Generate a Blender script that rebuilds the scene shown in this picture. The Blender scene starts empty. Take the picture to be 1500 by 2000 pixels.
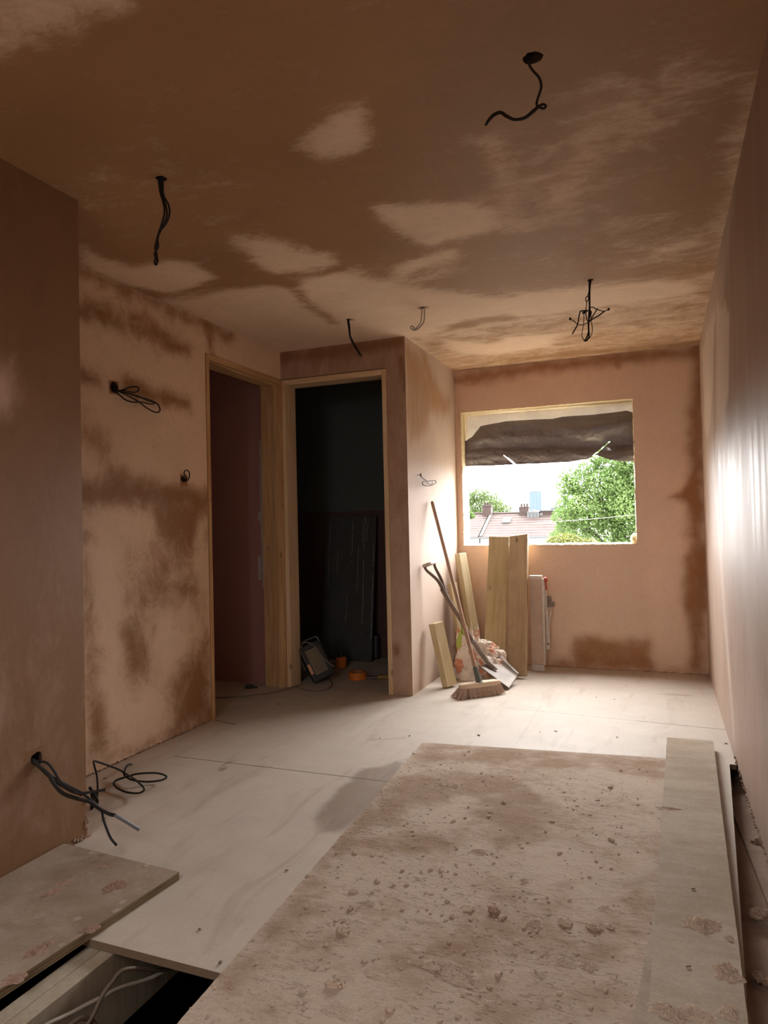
import bpy, bmesh, math, random
import numpy as np
from mathutils import Vector, Matrix, noise as mnoise

random.seed(7)
rng = np.random.default_rng(7)
SC = bpy.context.scene
COL = SC.collection

# ------------------------------------------------------------------ room dimensions (metres)
H = 2.35                 # ceiling
XR = 0.285               # right wall
YW = 5.423               # far wall with the window
XB = -1.529              # side wall next to the window
YB = 4.259               # partition with the second doorway
XL = -2.464              # recessed left wall with the first doorway
XP, YP = -1.982, 1.960   # near left wall and its corner
YREAR = -2.2
CAMZ = 1.1184

# ------------------------------------------------------------------ camera
YAW, PITCH, ROLL, FPX = 0.3801, 0.0182, -0.0225, 1353.0
_c, _s = math.cos(YAW), math.sin(YAW)
_f, _r, _u = Vector((-_s, _c, 0)), Vector((_c, _s, 0)), Vector((0, 0, 1))
FWD = _f * math.cos(PITCH) + _u * math.sin(PITCH)
_u2 = _u * math.cos(PITCH) - _f * math.sin(PITCH)
RGT = _r * math.cos(ROLL) + _u2 * math.sin(ROLL)
UPV = _u2 * math.cos(ROLL) - _r * math.sin(ROLL)
EYE = Vector((0, 0, CAMZ))
cam_data = bpy.data.cameras.new('camera')
cam_data.sensor_width = 36.0
cam_data.lens = FPX / 2000 * 36.0
cam_data.clip_start = 0.02
cam_data.clip_end = 2000
cam = bpy.data.objects.new('camera', cam_data)
COL.objects.link(cam)
cam.matrix_world = Matrix((
    (RGT.x, UPV.x, -FWD.x, EYE.x), (RGT.y, UPV.y, -FWD.y, EYE.y), (RGT.z, UPV.z, -FWD.z, EYE.z), (0, 0, 0, 1)))
SC.camera = cam

# ------------------------------------------------------------------ world: bright hazy sky, brightest ahead of the window
SKY = 8.5          # haze all round
GLOW = 31.0         # bright part of the sky where the sun stands behind thin cloud
GLOW_DIR = (-0.05, 0.80, 0.60)
world = bpy.data.worlds.new('hazy_sky')
SC.world = world
world.use_nodes = True
wn, wl = world.node_tree.nodes, world.node_tree.links
wn.clear()
w_out = wn.new('ShaderNodeOutputWorld')
w_bg = wn.new('ShaderNodeBackground')
w_tc = wn.new('ShaderNodeTexCoord')
w_dot = wn.new('ShaderNodeVectorMath')
w_dot.operation = 'DOT_PRODUCT'
w_dot.inputs[1].default_value = Vector(GLOW_DIR).normalized()
w_map = wn.new('ShaderNodeMapRange')
w_map.interpolation_type = 'SMOOTHSTEP'
w_map.inputs['From Min'].default_value = 0.50
w_map.inputs['From Max'].default_value = 0.97
w_map.inputs['To Min'].default_value = SKY
w_map.inputs['To Max'].default_value = SKY + GLOW
w_bg.inputs['Color'].default_value = (1.0, 0.995, 0.985, 1)
wl.new(w_tc.outputs['Generated'], w_dot.inputs[0])
wl.new(w_dot.outputs['Value'], w_map.inputs['Value'])
wl.new(w_map.outputs[0], w_bg.inputs['Strength'])
wl.new(w_bg.outputs[0], w_out.inputs['Surface'])

# openings that let the daylight in (far window; unseen rear and ceiling openings added as fill)
WIN = (-1.480, -0.170, 0.935, 2.008)
REAR_FILL = (-1.20, -0.35, 1.05, 1.90)  # unseen opening added behind the camera to fill the foreground with light
ROOF_FILL = (-1.60, -0.40, -1.35, -0.20)     # unseen ceiling opening added to brighten the near floor: x0, x1, y0, y1


def portal(name, x, y, z, sx, sz, rotx):    # guides sampling of the sky through an opening, gives no light itself
    l = bpy.data.lights.new(name, 'AREA')
    l.shape = 'RECTANGLE'
    l.size, l.size_y = sx, sz
    l.cycles.is_portal = True
    o = bpy.data.objects.new(name, l)
    COL.objects.link(o)
    o.location = (x, y, z)
    o.rotation_euler = (rotx, 0, 0)


portal('window_portal', (WIN[0] + WIN[1]) / 2, YW + 0.22, (WIN[2] + WIN[3]) / 2, WIN[1] - WIN[0] + .1, WIN[3] - WIN[2] + .1, math.radians(-90))
portal('rear_fill_portal', (REAR_FILL[0] + REAR_FILL[1]) / 2, YREAR - 0.02, (REAR_FILL[2] + REAR_FILL[3]) / 2, REAR_FILL[1] - REAR_FILL[0], REAR_FILL[3] - REAR_FILL[2], math.radians(90))
portal('roof_fill_portal', (ROOF_FILL[0] + ROOF_FILL[1]) / 2, (ROOF_FILL[2] + ROOF_FILL[3]) / 2, H + .14, ROOF_FILL[1] - ROOF_FILL[0], ROOF_FILL[3] - ROOF_FILL[2], 0)

# ------------------------------------------------------------------ exposure
SC.view_settings.view_transform = 'Standard'
SC.view_settings.look = 'None'
SC.view_settings.gamma = 1.0
SC.view_settings.use_curve_mapping = False
SC.view_settings.exposure = 0.30
SC.cycles.max_bounces = 10
SC.cycles.diffuse_bounces = 7
SC.cycles.sample_clamp_indirect = 8.0
SC.cycles.caustics_reflective = False
SC.cycles.caustics_refractive = False


# ------------------------------------------------------------------ small helpers
def at(px, py, ax, val):
    """Point of the plane <ax = val> that lies on the sight line of photo position (px, py)."""
    d = FWD + RGT * ((px - 750) / FPX) - UPV * ((py - 1000) / FPX)
    i = 'xyz'.index(ax)
    return EYE + d * ((val - EYE[i]) / d[i])


def V(*a):
    return Vector(a)


def tag(o, label=None, cat=None, group=None, kind=None):
    if label: o['label'] = label
    if cat: o['category'] = cat
    if group: o['group'] = group
    if kind: o['kind'] = kind
    return o


def empty(name, loc, label, cat, group=None):
    o = bpy.data.objects.new(name, None)
    o.empty_display_size = 0.05
    COL.objects.link(o)
    o.location = loc
    return tag(o, label, cat, group)


class MB:
    """Collects shapes (world coordinates) and links them as ONE mesh object."""
    def __init__(self):
        self.v, self.f, self.g, self.mi = [], [], [], []

    def add(self, verts, faces, gc=None, mi=0):
        n = len(self.v)
        self.v += [Vector(p) for p in verts]
        self.g += [Vector(p) for p in (gc if gc is not None else verts)]
        self.f += [tuple(i + n for i in f) for f in faces]
        self.mi += [mi] * len(faces)

    def bm_add(self, bm, mat=None, mi=0):
        bm.verts.ensure_lookup_table()
        loc = [v.co.copy() for v in bm.verts]
        for i, v in enumerate(bm.verts): v.index = i
        self.add([mat @ p for p in loc] if mat else loc, [[v.index for v in f.verts] for f in bm.faces], loc, mi)
        bm.free()

    def box(self, c, size, axes=None, bevel=0.0, seg=2, mi=0):
        bm = bmesh.new()
        bmesh.ops.create_cube(bm, size=1.0)
        for v in bm.verts: v.co = Vector((v.co.x * size[0], v.co.y * size[1], v.co.z * size[2]))
        if bevel > 0:
            bmesh.ops.bevel(bm, geom=bm.edges[:], offset=bevel, segments=seg, affect='EDGES', profile=0.6)
        if axes is None: axes = (V(1, 0, 0), V(0, 1, 0), V(0, 0, 1))
        a, b, d = [Vector(x).normalized() for x in axes]
        m = Matrix(((a.x, b.x, d.x, c[0]), (a.y, b.y, d.y, c[1]), (a.z, b.z, d.z, c[2]), (0, 0, 0, 1)))
        self.bm_add(bm, m, mi)
        return self

    def bx(self, x0, x1, y0, y1, z0, z1, bevel=0.0, mi=0):
        return self.box(((x0 + x1) / 2, (y0 + y1) / 2, (z0 + z1) / 2), (x1 - x0, y1 - y0, z1 - z0), None, bevel, 2, mi)

    def tube(self, pts, r, seg=8, sub=5, smooth=True, mi=0, cap=True):
        pts = [Vector(p) for p in pts]
        rr = r if isinstance(r, (list, tuple)) else [r] * len(pts)
        if smooth and len(pts) > 2:
            q, qr = [], []
            for i in range(len(pts) - 1):
                p0, p1, p2, p3 = pts[max(i - 1, 0)], pts[i], pts[i + 1], pts[min(i + 2, len(pts) - 1)]
                for k in range(sub):
                    t = k / sub
                    q.append(0.5 * ((2 * p1) + (p2 - p0) * t + (2 * p0 - 5 * p1 + 4 * p2 - p3) * t * t + (3 * p1 - p0 - 3 * p2 + p3) * t ** 3))
                    qr.append(rr[i] * (1 - t) + rr[i + 1] * t)
            q.append(pts[-1]); qr.append(rr[-1])
            pts, rr = q, qr
        n0 = None
        verts, faces, gc = [], [], []
        L = 0
        for i, p in enumerate(pts):
            t = (pts[min(i + 1, len(pts) - 1)] - pts[max(i - 1, 0)])
            t = t.normalized() if t.length > 1e-9 else V(0, 0, 1)
            if n0 is None:
                n0 = t.orthogonal().normalized()
            else:
                n0 = n0 - t * n0.dot(t)
                n0 = n0.normalized() if n0.length > 1e-6 else t.orthogonal().normalized()
                L += (p - pts[i - 1]).length
            b = t.cross(n0)
            for k in range(seg):
                a = 2 * math.pi * k / seg
                verts.append(p + (n0 * math.cos(a) + b * math.sin(a)) * rr[i])
                gc.append(V(math.cos(a) * rr[i], math.sin(a) * rr[i], L))
        for i in range(len(pts) - 1):
            for k in range(seg):
                k2 = (k + 1) % seg
                faces.append((i * seg + k, i * seg + k2, (i + 1) * seg + k2, (i + 1) * seg + k))
        if cap:
            faces.append(tuple(range(seg))[::-1])
            faces.append(tuple((len(pts) - 1) * seg + k for k in range(seg)))
        self.add(verts, faces, gc, mi)
        return self

    def lathe(self, c, prof, seg=24, axis=None, mi=0):
        """prof: list of (radius, height) along axis from c"""
        ax = Vector(axis).normalized() if axis else V(0, 0, 1)
        a = ax.orthogonal().normalized(); b = ax.cross(a)
        verts, faces = [], []
        for (r, h) in prof:
            for k in range(seg):
                t = 2 * math.pi * k / seg
                verts.append(Vector(c) + ax * h + (a * math.cos(t) + b * math.sin(t)) * r)
        for i in range(len(prof) - 1):
            for k in range(seg):
                k2 = (k + 1) % seg
                faces.append((i * seg + k, i * seg + k2, (i + 1) * seg + k2, (i + 1) * seg + k))
        if prof[0][0] > 1e-5: faces.append(tuple(range(seg))[::-1])
        if prof[-1][0] > 1e-5: faces.append(tuple((len(prof) - 1) * seg + k for k in range(seg)))
        self.add(verts, faces, None, mi)
        return self

    def lump(self, c, r, sq=(1, 1, 0.6), sub=2, rough=0.35, freq=1.6, seed=None, mi=0, sit=True):
        bm = bmesh.new()
        bmesh.ops.create_icosphere(bm, subdivisions=sub, radius=1.0)
        o = Vector((random.random() * 50, random.random() * 50, random.random() * 50))
        rot = Matrix.Rotation(random.random() * 6.28, 3, 'Z')
        for v in bm.verts:
            n = mnoise.noise(v.co * freq + o) + 0.5 * mnoise.noise(v.co * freq * 2.3 + o)
            p = v.co * (1 + rough * n)
            p = rot @ Vector((p.x * sq[0], p.y * sq[1], p.z * sq[2])) * r
            if sit: p.z = max(p.z, -0.15 * r * sq[2]) + 0.15 * r * sq[2]
            v.co = p + Vector(c)
        self.bm_add(bm, None, mi)
        return self

    def build(self, name, mat, parent=None, smooth=False):
        me = bpy.data.meshes.new(name)
        off = V(0, 0, 0)
        p = parent
        while p is not None:
            off += p.location; p = p.parent
        me.from_pydata([v - off for v in self.v], [], self.f)
        me.update()
        mats = mat if isinstance(mat, (list, tuple)) else [mat]
        for m in mats: me.materials.append(m)
        if len(mats) > 1: me.polygons.foreach_set('material_index', self.mi)
        at_ = me.attributes.new('gc', 'FLOAT_VECTOR', 'POINT')
        at_.data.foreach_set('vector', np.array([tuple(g) for g in self.g], dtype=np.float32).ravel())
        if smooth: me.polygons.foreach_set('use_smooth', [True] * len(me.polygons))
        o = bpy.data.objects.new(name, me)
        COL.objects.link(o)
        if parent is not None: o.parent = parent
        return o


# ------------------------------------------------------------------ materials
def new_mat(name):
    m = bpy.data.materials.new(name)
    m.use_nodes = True
    nt = m.node_tree
    bsdf = nt.nodes['Principled BSDF']
    return m, nt, bsdf


class NT:
    """tiny node-graph writer"""
    def __init__(self, nt): self.nt = nt

    def n(self, t, **kw):
        nd = self.nt.nodes.new(t)
        for k, v in kw.items(): setattr(nd, k, v)
        return nd

    def link(self, a, b): self.nt.links.new(a, b)

    def coord(self, kind='Object', scale=(1, 1, 1)):
        if kind == 'gc':
            s = self.n('ShaderNodeAttribute', attribute_name='gc').outputs['Vector']
        else:
            s = self.n('ShaderNodeTexCoord').outputs[kind]
        m = self.n('ShaderNodeMapping')
        m.inputs['Scale'].default_value = scale
        self.link(s, m.inputs['Vector'])
        return m.outputs[0]

    def noise(self, vec, scale, detail=4, rough=0.55, dist=0.0):
        nd = self.n('ShaderNodeTexNoise')
        nd.inputs['Scale'].default_value = scale
        nd.inputs['Detail'].default_value = detail
        nd.inputs['Roughness'].default_value = rough
        nd.inputs['Distortion'].default_value = dist
        self.link(vec, nd.inputs['Vector'])
        return nd.outputs['Fac']

    def math(self, op, a, b=None, c=None, clamp=False):
        nd = self.n('ShaderNodeMath', operation=op, use_clamp=clamp)
        for i, x in enumerate((a, b, c)):
            if x is None: continue
            if isinstance(x, (int, float)): nd.inputs[i].default_value = x
            else: self.link(x, nd.inputs[i])
        return nd.outputs[0]

    def sstep(self, x, lo, hi):
        nd = self.n('ShaderNodeMapRange', interpolation_type='SMOOTHSTEP')
        self.link(x, nd.inputs['Value'])
        nd.inputs['From Min'].default_value = lo
        nd.inputs['From Max'].default_value = hi
        return nd.outputs[0]

    def lin(self, x, lo, hi, a, b):
        nd = self.n('ShaderNodeMapRange')
        self.link(x, nd.inputs['Value'])
        for k, v in (('From Min', lo), ('From Max', hi), ('To Min', a), ('To Max', b)): nd.inputs[k].default_value = v
        return nd.outputs[0]

    def mix(self, fac, a, b, mode='MIX'):
        nd = self.n('ShaderNodeMix', data_type='RGBA', blend_type=mode)
        if isinstance(fac, (int, float)): nd.inputs['Factor'].default_value = fac
        else: self.link(fac, nd.inputs['Factor'])
        for i, x in ((6, a), (7, b)):
            if isinstance(x, (tuple, list)): nd.inputs[i].default_value = (*x[:3], 1)
            else: self.link(x, nd.inputs[i])
        return nd.outputs[2]

    def bump(self, h, strength, dist=0.01, bsdf=None):
        nd = self.n('ShaderNodeBump')
        nd.inputs['Strength'].default_value = strength
        nd.inputs['Distance'].default_value = dist
        self.link(h, nd.inputs['Height'])
        if bsdf: self.link(nd.outputs[0], bsdf.inputs['Normal'])
        return nd.outputs[0]

    def gray(self, x, lo, hi):
        """colour factor: x in 0..1 -> grey lo..hi"""
        f = self.lin(x, 0.2, 0.8, lo, hi)
        nd = self.n('ShaderNodeCombineColor')
        for i in range(3): self.link(f, nd.inputs[i])
        return nd.outputs[0]


def plain(name, col, rough=0.6, metal=0.0, var=0.12, scale=25.0, bump=0.0, spec=0.5, bdist=0.004):
    m, nt, b = new_mat(name)
    g = NT(nt)
    vec = g.coord('Object')
    n = g.noise(vec, scale, 5)
    c = g.mix(1.0, col, g.gray(n, 1 - var, 1 + var), 'MULTIPLY')
    g.link(c, b.inputs['Base Color'])
    b.inputs['Roughness'].default_value = rough
    b.inputs['Metallic'].default_value = metal
    b.inputs['Specular IOR Level'].default_value = spec
    if bump: g.bump(n, bump, bdist, b)
    return m


def plaster(name, dry, wet, r_dry=0.75, r_wet=0.6, stretch=(1, 1, 1), amp=0.7, streak=None, bump=0.12, spec=0.25, lo=0.18, hi=0.76, fine=0.3):
    """Fresh plaster: 'damp' attribute marks where it is still wet (darker), plus some painted light."""
    m, nt, b = new_mat(name)
    g = NT(nt)
    d = g.n('ShaderNodeAttribute', attribute_name='damp').outputs['Fac']
    v1 = g.coord('Object', stretch)
    n1 = g.noise(v1, 7.0, 9, 0.68, 0.6)
    v2 = g.coord('Object')
    n2 = g.noise(v2, 1.7, 4, 0.5)
    n3 = g.noise(v2, 55.0, 3, 0.6)
    n6 = g.noise(g.coord('Object', tuple(q * 1.0 for q in stretch)), 26.0, 6, 0.7, 1.2)
    x = g.math('MULTIPLY_ADD', g.math('SUBTRACT', n1, 0.5), amp, d)
    x = g.math('MULTIPLY_ADD', g.math('SUBTRACT', n6, 0.5), amp * fine, x)
    mask = g.sstep(x, lo, hi)
    mid = tuple(0.55 * a + 0.45 * c for a, c in zip(dry, wet))
    c = g.mix(mask, dry, wet)
    c = g.mix(1.0, c, g.gray(n2, 0.88, 1.12), 'MULTIPLY')
    c = g.mix(1.0, c, g.gray(n1, 0.90, 1.10), 'MULTIPLY')
    c = g.mix(1.0, c, g.gray(n3, 0.95, 1.05), 'MULTIPLY')
    if streak:
        v4 = g.coord('Object', streak)
        n4 = g.noise(v4, 5.0, 3, 0.5, 0.5)
        c = g.mix(1.0, c, g.gray(n4, 0.90, 1.10), 'MULTIPLY')
        g.link(g.lin(n4, 0.3, 0.7, r_wet - 0.05, r_wet + 0.12), b.inputs['Roughness'])
        hb = g.math('ADD', g.math('MULTIPLY', n4, 0.6), g.math('MULTIPLY', n2, 0.8))
        g.bump(hb, bump, 0.01, b)
    else:
        g.link(g.lin(mask, 0, 1, r_dry, r_wet), b.inputs['Roughness'])
        g.bump(n1, bump, 0.01, b)
    g.link(c, b.inputs['Base Color'])
    b.inputs['Specular IOR Level'].default_value = spec
    return m


def wood(name, light, dark, rough=0.65, grain=60.0, knots=True, dirt=0.0, dirtcol=(0.3, 0.25, 0.2)):
    """Sawn softwood, grain along the local z of the piece ('gc' attribute)."""
    m, nt, b = new_mat(name)
    g = NT(nt)
    v = g.coord('gc', (1, 1, 0.06))
    n = g.noise(v, grain, 5, 0.6, 0.6)
    v2 = g.coord('gc', (1, 1, 0.10))
    n2 = g.noise(v2, grain * 0.25, 3, 0.5, 0.8)
    f = g.math('ADD', g.math('MULTIPLY', n, 0.6), g.math('MULTIPLY', n2, 0.5))
    c = g.mix(g.sstep(f, 0.35, 0.75), light, dark)
    if knots:
        vo = g.n('ShaderNodeTexVoronoi', feature='F1')
        vo.inputs['Scale'].default_value = 6.5
        g.link(g.coord('gc', (1.2, 0.25, 0.62)), vo.inputs['Vector'])
        k = g.sstep(vo.outputs['Distance'], 0.15, 0.07)
        k2 = g.n('ShaderNodeMapRange', interpolation_type='SMOOTHSTEP')
        g.link(vo.outputs['Distance'], k2.inputs['Value'])
        k2.inputs['From Min'].default_value = 0.05
        k2.inputs['From Max'].default_value = 0.14
        k2.inputs['To Min'].default_value = 1.0
        k2.inputs['To Max'].default_value = 0.0
        c = g.mix(g.math('MULTIPLY', k2.outputs[0], 0.75), c, tuple(x * 0.35 for x in dark))
    if dirt:
        vd = g.coord('gc')
        nd = g.noise(vd, 5, 6, 0.65)
        c = g.mix(g.math('MULTIPLY', g.sstep(nd, 0.4, 0.7), dirt), c, dirtcol)
    g.link(c, b.inputs['Base Color'])
    b.inputs['Roughness'].default_value = rough
    b.inputs['Specular IOR Level'].default_value = 0.3
    g.bump(n, 0.15, 0.003, b)
    return m


DRY, WET = (0.70, 0.535, 0.405), (0.32, 0.180, 0.092)
M = {}
M['ceiling'] = plaster('plaster_ceiling', DRY, WET, stretch=(0.8, 1.5, 1), amp=1.3, r_wet=.62, spec=.25, lo=.10, hi=.84, fine=.45)
M['left'] = plaster('plaster_left', (0.70, 0.515, 0.38), (0.27, 0.130, 0.056), stretch=(1, 1, 0.9), amp=1.1, lo=.03, hi=.78, fine=.25)
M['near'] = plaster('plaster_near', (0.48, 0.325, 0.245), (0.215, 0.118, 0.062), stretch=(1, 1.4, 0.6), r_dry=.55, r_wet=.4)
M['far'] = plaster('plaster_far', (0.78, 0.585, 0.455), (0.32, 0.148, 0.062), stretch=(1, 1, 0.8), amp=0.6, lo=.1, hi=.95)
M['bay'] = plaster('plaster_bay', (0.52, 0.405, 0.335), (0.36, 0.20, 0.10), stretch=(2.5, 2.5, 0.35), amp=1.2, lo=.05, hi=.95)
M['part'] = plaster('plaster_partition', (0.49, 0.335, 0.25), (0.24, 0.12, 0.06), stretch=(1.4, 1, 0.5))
M['right'] = plaster('plaster_right', (0.53, 0.425, 0.36), (0.30, 0.19, 0.13), stretch=(1, 1.6, 0.12), amp=0.5,
                     r_wet=0.50, streak=(1, 2.4, 0.16), bump=0.16, spec=0.13)
M['pine'] = wood('pine_lining', (0.60, 0.39, 0.20), (0.40, 0.225, 0.095))
M['pine_pale'] = wood('pine_pale', (0.70, 0.54, 0.36), (0.55, 0.37, 0.20))
M['stud'] = wood('treated_stud', (0.60, 0.50, 0.31), (0.47, 0.37, 0.20))
M['plank'] = wood('treated_board', (0.47, 0.365, 0.205), (0.36, 0.26, 0.125), dirt=.3, dirtcol=(.27, .19, .11))
M['plank_dk'] = wood('treated_board_dark', (0.41, 0.30, 0.18), (0.31, 0.21, 0.115), dirt=.5, dirtcol=(.25, .165, .11))
M['joist'] = wood('old_joist', (0.40, 0.33, 0.24), (0.27, 0.21, 0.14), knots=False, dirt=.6, dirtcol=(.42, .37, .3))
M['handle'] = wood('broom_wood', (0.46, 0.30, 0.21), (0.31, 0.18, 0.12), knots=False)
M['shaft'] = wood('shovel_wood', (0.20, 0.14, 0.11), (0.11, 0.075, 0.058), knots=False)
M['headwood'] = wood('brush_block_wood', (0.66, 0.53, 0.40), (0.52, 0.38, 0.26), knots=False)
M['cable'] = plain('grey_cable_sheath', (0.020, 0.016, 0.014), 0.6, spec=.2)
M['cable_lt'] = plain('light_cable_sheath', (0.42, 0.37, 0.32), 0.5)
M['cable_md'] = plain('shaded_white_sheath', (.30, .25, .20), .6)  # white sheath darkened, the hatch's shade put into its colour
M['cable_br'] = plain('brown_cable_sheath', (.11, .075, .05), .7)
M['cable_gy'] = plain('blue_grey_cable_sheath', (0.15, 0.155, 0.165), 0.5)
M['pink'] = plain('pink_plasterboard', (0.42, 0.205, 0.19), 0.85, var=0.06, scale=4)
M['green'] = plain('green_plasterboard', (0.075, 0.085, 0.08), 0.8, var=0.06, scale=4)
M['skim'] = plain('joint_filler', (0.50, 0.44, 0.40), 0.8, scale=40)
M['raw'] = plain('rough_plaster_edge', (0.74, 0.63, 0.42), 0.9, var=.2, scale=40, bump=.6)
M['voidb'] = plain('void_shade', (0.014, 0.010, 0.008), 0.95, spec=.1)  # near-black: shade under the floor put into the colour
M['hole'] = plain('hole_inside', (0.05, 0.03, 0.02), 0.95)
M['metal'] = plain('worn_steel', (0.24, 0.20, 0.175), 0.5, metal=0.15, var=0.3, scale=14)
M['dark_metal'] = plain('dark_steel', (0.10, 0.09, 0.085), 0.45, metal=0.6)
M['alu'] = plain('dusty_aluminium', (0.55, 0.48, 0.42), 0.5, metal=0.35, scale=30)
M['alu_dk'] = plain('grimy_aluminium', (.22, .165, .125), .6, scale=40, var=.4)
M['lump'] = plain('dried_plaster_lump', (0.48, 0.37, 0.285), 0.95, var=.22, scale=60, bump=.5)
M['lump_pk'] = plain('pink_plaster_splat', (0.33, 0.215, 0.155), 0.95, var=.35, scale=70, bump=.9, bdist=.008)
M['lump_d'] = plain('dusty_plaster_heap', (0.50, 0.39, 0.305), 0.95, var=.25, scale=70, bump=.9, bdist=.008)
M['black_pl'] = plain('black_plastic', (0.018, 0.017, 0.017), 0.45)
M['orange'] = plain('orange_plastic', (0.62, 0.175, 0.02), 0.4)
M['yellow'] = plain('yellow_plastic', (0.48, 0.30, 0.03), 0.5)
M['red'] = plain('red_plastic', (0.36, 0.055, 0.04), 0.5)
M['grey_pl'] = plain('grey_ferrule', (0.10, 0.105, 0.095), 0.5)


def floor_mat():
    m, nt, b = new_mat('dusty_floor_sheet')
    g = NT(nt)
    d = g.n('ShaderNodeAttribute', attribute_name='damp').outputs['Fac']
    v = g.coord('Object')
    n1 = g.noise(g.coord('Object', (1, 1.6, 1)), 5.0, 8, 0.62, 0.3)
    n2 = g.noise(v, 1.2, 4)
    n3 = g.noise(v, 90, 3)
    n5 = g.noise(g.coord('Object', (3.0, 0.6, 1)), 3.0, 5, 0.6, 1.0)
    x = g.math('MULTIPLY_ADD', g.math('SUBTRACT', n1, 0.5), 1.1, d)
    mask = g.sstep(x, 0.2, 0.75)
    c = g.mix(mask, (0.50, 0.435, 0.365), (0.265, 0.20, 0.15))
    c = g.mix(g.math('MULTIPLY', g.sstep(n5, 0.50, 0.72), 0.55), c, (0.37, 0.30, 0.235))
    c = g.mix(1.0, c, g.gray(n2, 0.92, 1.08), 'MULTIPLY')
    c = g.mix(1.0, c, g.gray(n1, 0.92, 1.08), 'MULTIPLY')
    c = g.mix(1.0, c, g.gray(n3, 0.95, 1.05), 'MULTIPLY')
    # small dark scuffs
    sc = g.noise(g.coord('Object', (1, 4, 1)), 26, 2, 0.5)
    c = g.mix(g.math('MULTIPLY', g.sstep(sc, 0.72, 0.80), 0.55), c, (0.25, 0.18, 0.12))
    # sheet joints: thin dark lines in the surface
    sep = g.n('ShaderNodeSeparateXYZ')
    g.link(v, sep.inputs[0])
    X, Y = sep.outputs[0], sep.outputs[1]
    tot = None
    for (x0, y0, x1, y1, w) in ((-2.261, 2.798, -1.129, 2.815, 0.0028), (-0.16, 4.095, 0.285, 4.06, 0.003), (-0.9, 4.155, -0.16, 4.095, 0.0012),
                                (-2.46, 3.40, -2.28, 3.36, 0.004)):
        sl = (y1 - y0) / (x1 - x0)
        dist = g.math('ABSOLUTE', g.math('SUBTRACT', Y, g.math('MULTIPLY_ADD', X, sl, y0 - sl * x0)))
        k = g.math('LESS_THAN', dist, w)
        k = g.math('MULTIPLY', k, g.math('GREATER_THAN', X, x0))
        k = g.math('MULTIPLY', k, g.math('LESS_THAN', X, x1))
        tot = k if tot is None else g.math('MAXIMUM', tot, k)
    c = g.mix(tot, c, (0.05, 0.035, 0.025))
    g.link(c, b.inputs['Base Color'])
    b.inputs['Roughness'].default_value = 0.62
    b.inputs['Specular IOR Level'].default_value = 0.35
    g.bump(g.math('ADD', n1, g.math('MULTIPLY', n3, 0.3)), 0.12, 0.006, b)
    return m


def dusty_mat(name, dust, dark, amt=0.5, bump=0.6, scale=9.0, aniso=(1, 1, 1), spots=None, fleck=0.6, brown=False):
    """Sheet covered in trodden plaster dust: soft brown areas, fine grit and dark flecks."""
    m, nt, b = new_mat(name)
    g = NT(nt)
    v = g.coord('Object')
    n1 = g.noise(g.coord('Object', aniso), scale, 7, 0.62, 0.4)
    n2 = g.noise(v, 1.9, 5, 0.6, 0.5)
    n3 = g.noise(g.coord('Object', (1, 1.3, 1)), 130, 4, 0.65)
    n4 = g.noise(g.coord('Object', (0.55, 1.7, 1)), 34, 5, 0.68, 0.6)
    n5 = g.noise(g.coord('Object', (0.8, 1.5, 1)), 75, 3, 0.6, 0.4)
    x = g.math('ADD', g.math('MULTIPLY', n1, 0.45), g.math('MULTIPLY', n2, 0.55))
    if brown:
        da = g.n('ShaderNodeAttribute', attribute_name='damp').outputs['Fac']
        x = g.math('MULTIPLY_ADD', g.math('SUBTRACT', da, .45), .20, x)
    c = g.mix(g.math('MULTIPLY', g.sstep(x, 0.40, 0.62), amt), dust, dark)
    c = g.mix(1.0, c, g.gray(n3, 0.86, 1.14), 'MULTIPLY')
    c = g.mix(1.0, c, g.gray(n1, 0.93, 1.07), 'MULTIPLY')
    where = g.sstep(n2, 0.30, 0.60)
    f1 = g.math('MULTIPLY', g.sstep(n4, 0.54, 0.63), where)
    f2 = g.math('MULTIPLY', g.sstep(n5, 0.60, 0.68), where)
    c = g.mix(g.math('MULTIPLY', f1, 0.55 * fleck), c, tuple(q * 0.75 for q in dark))
    c = g.mix(g.math('MULTIPLY', f2, 0.8 * fleck), c, tuple(q * 0.45 for q in dark))
    if spots:
        vo = g.n('ShaderNodeTexVoronoi', feature='F1')
        vo.inputs['Scale'].default_value = 13
        vo.inputs['Randomness'].default_value = 1.0
        wv = g.n('ShaderNodeVectorMath', operation='ADD')
        nz = g.n('ShaderNodeTexNoise'); nz.inputs['Scale'].default_value = 12
        g.link(v, nz.inputs['Vector'])
        sc = g.n('ShaderNodeVectorMath', operation='SCALE'); sc.inputs['Scale'].default_value = .07
        g.link(nz.outputs['Color'], sc.inputs[0])
        g.link(v, wv.inputs[0]); g.link(sc.outputs[0], wv.inputs[1])
        g.link(wv.outputs[0], vo.inputs['Vector'])
        mr = g.lin(vo.outputs['Distance'], 0.16, 0.26, 1, 0)
        c = g.mix(g.math('MULTIPLY', g.math('MULTIPLY', mr, g.sstep(n1, .45, .6), clamp=True), 0.5), c, spots)
    g.link(c, b.inputs['Base Color'])
    b.inputs['Roughness'].default_value = 0.9
    b.inputs['Specular IOR Level'].default_value = 0.12
    h = g.math('ADD', g.math('MULTIPLY', n4, 0.55), g.math('ADD', g.math('MULTIPLY', n5, 0.4), g.math('MULTIPLY', n3, 0.2)))
    g.bump(h, bump, 0.006, b)
    return m


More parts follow.
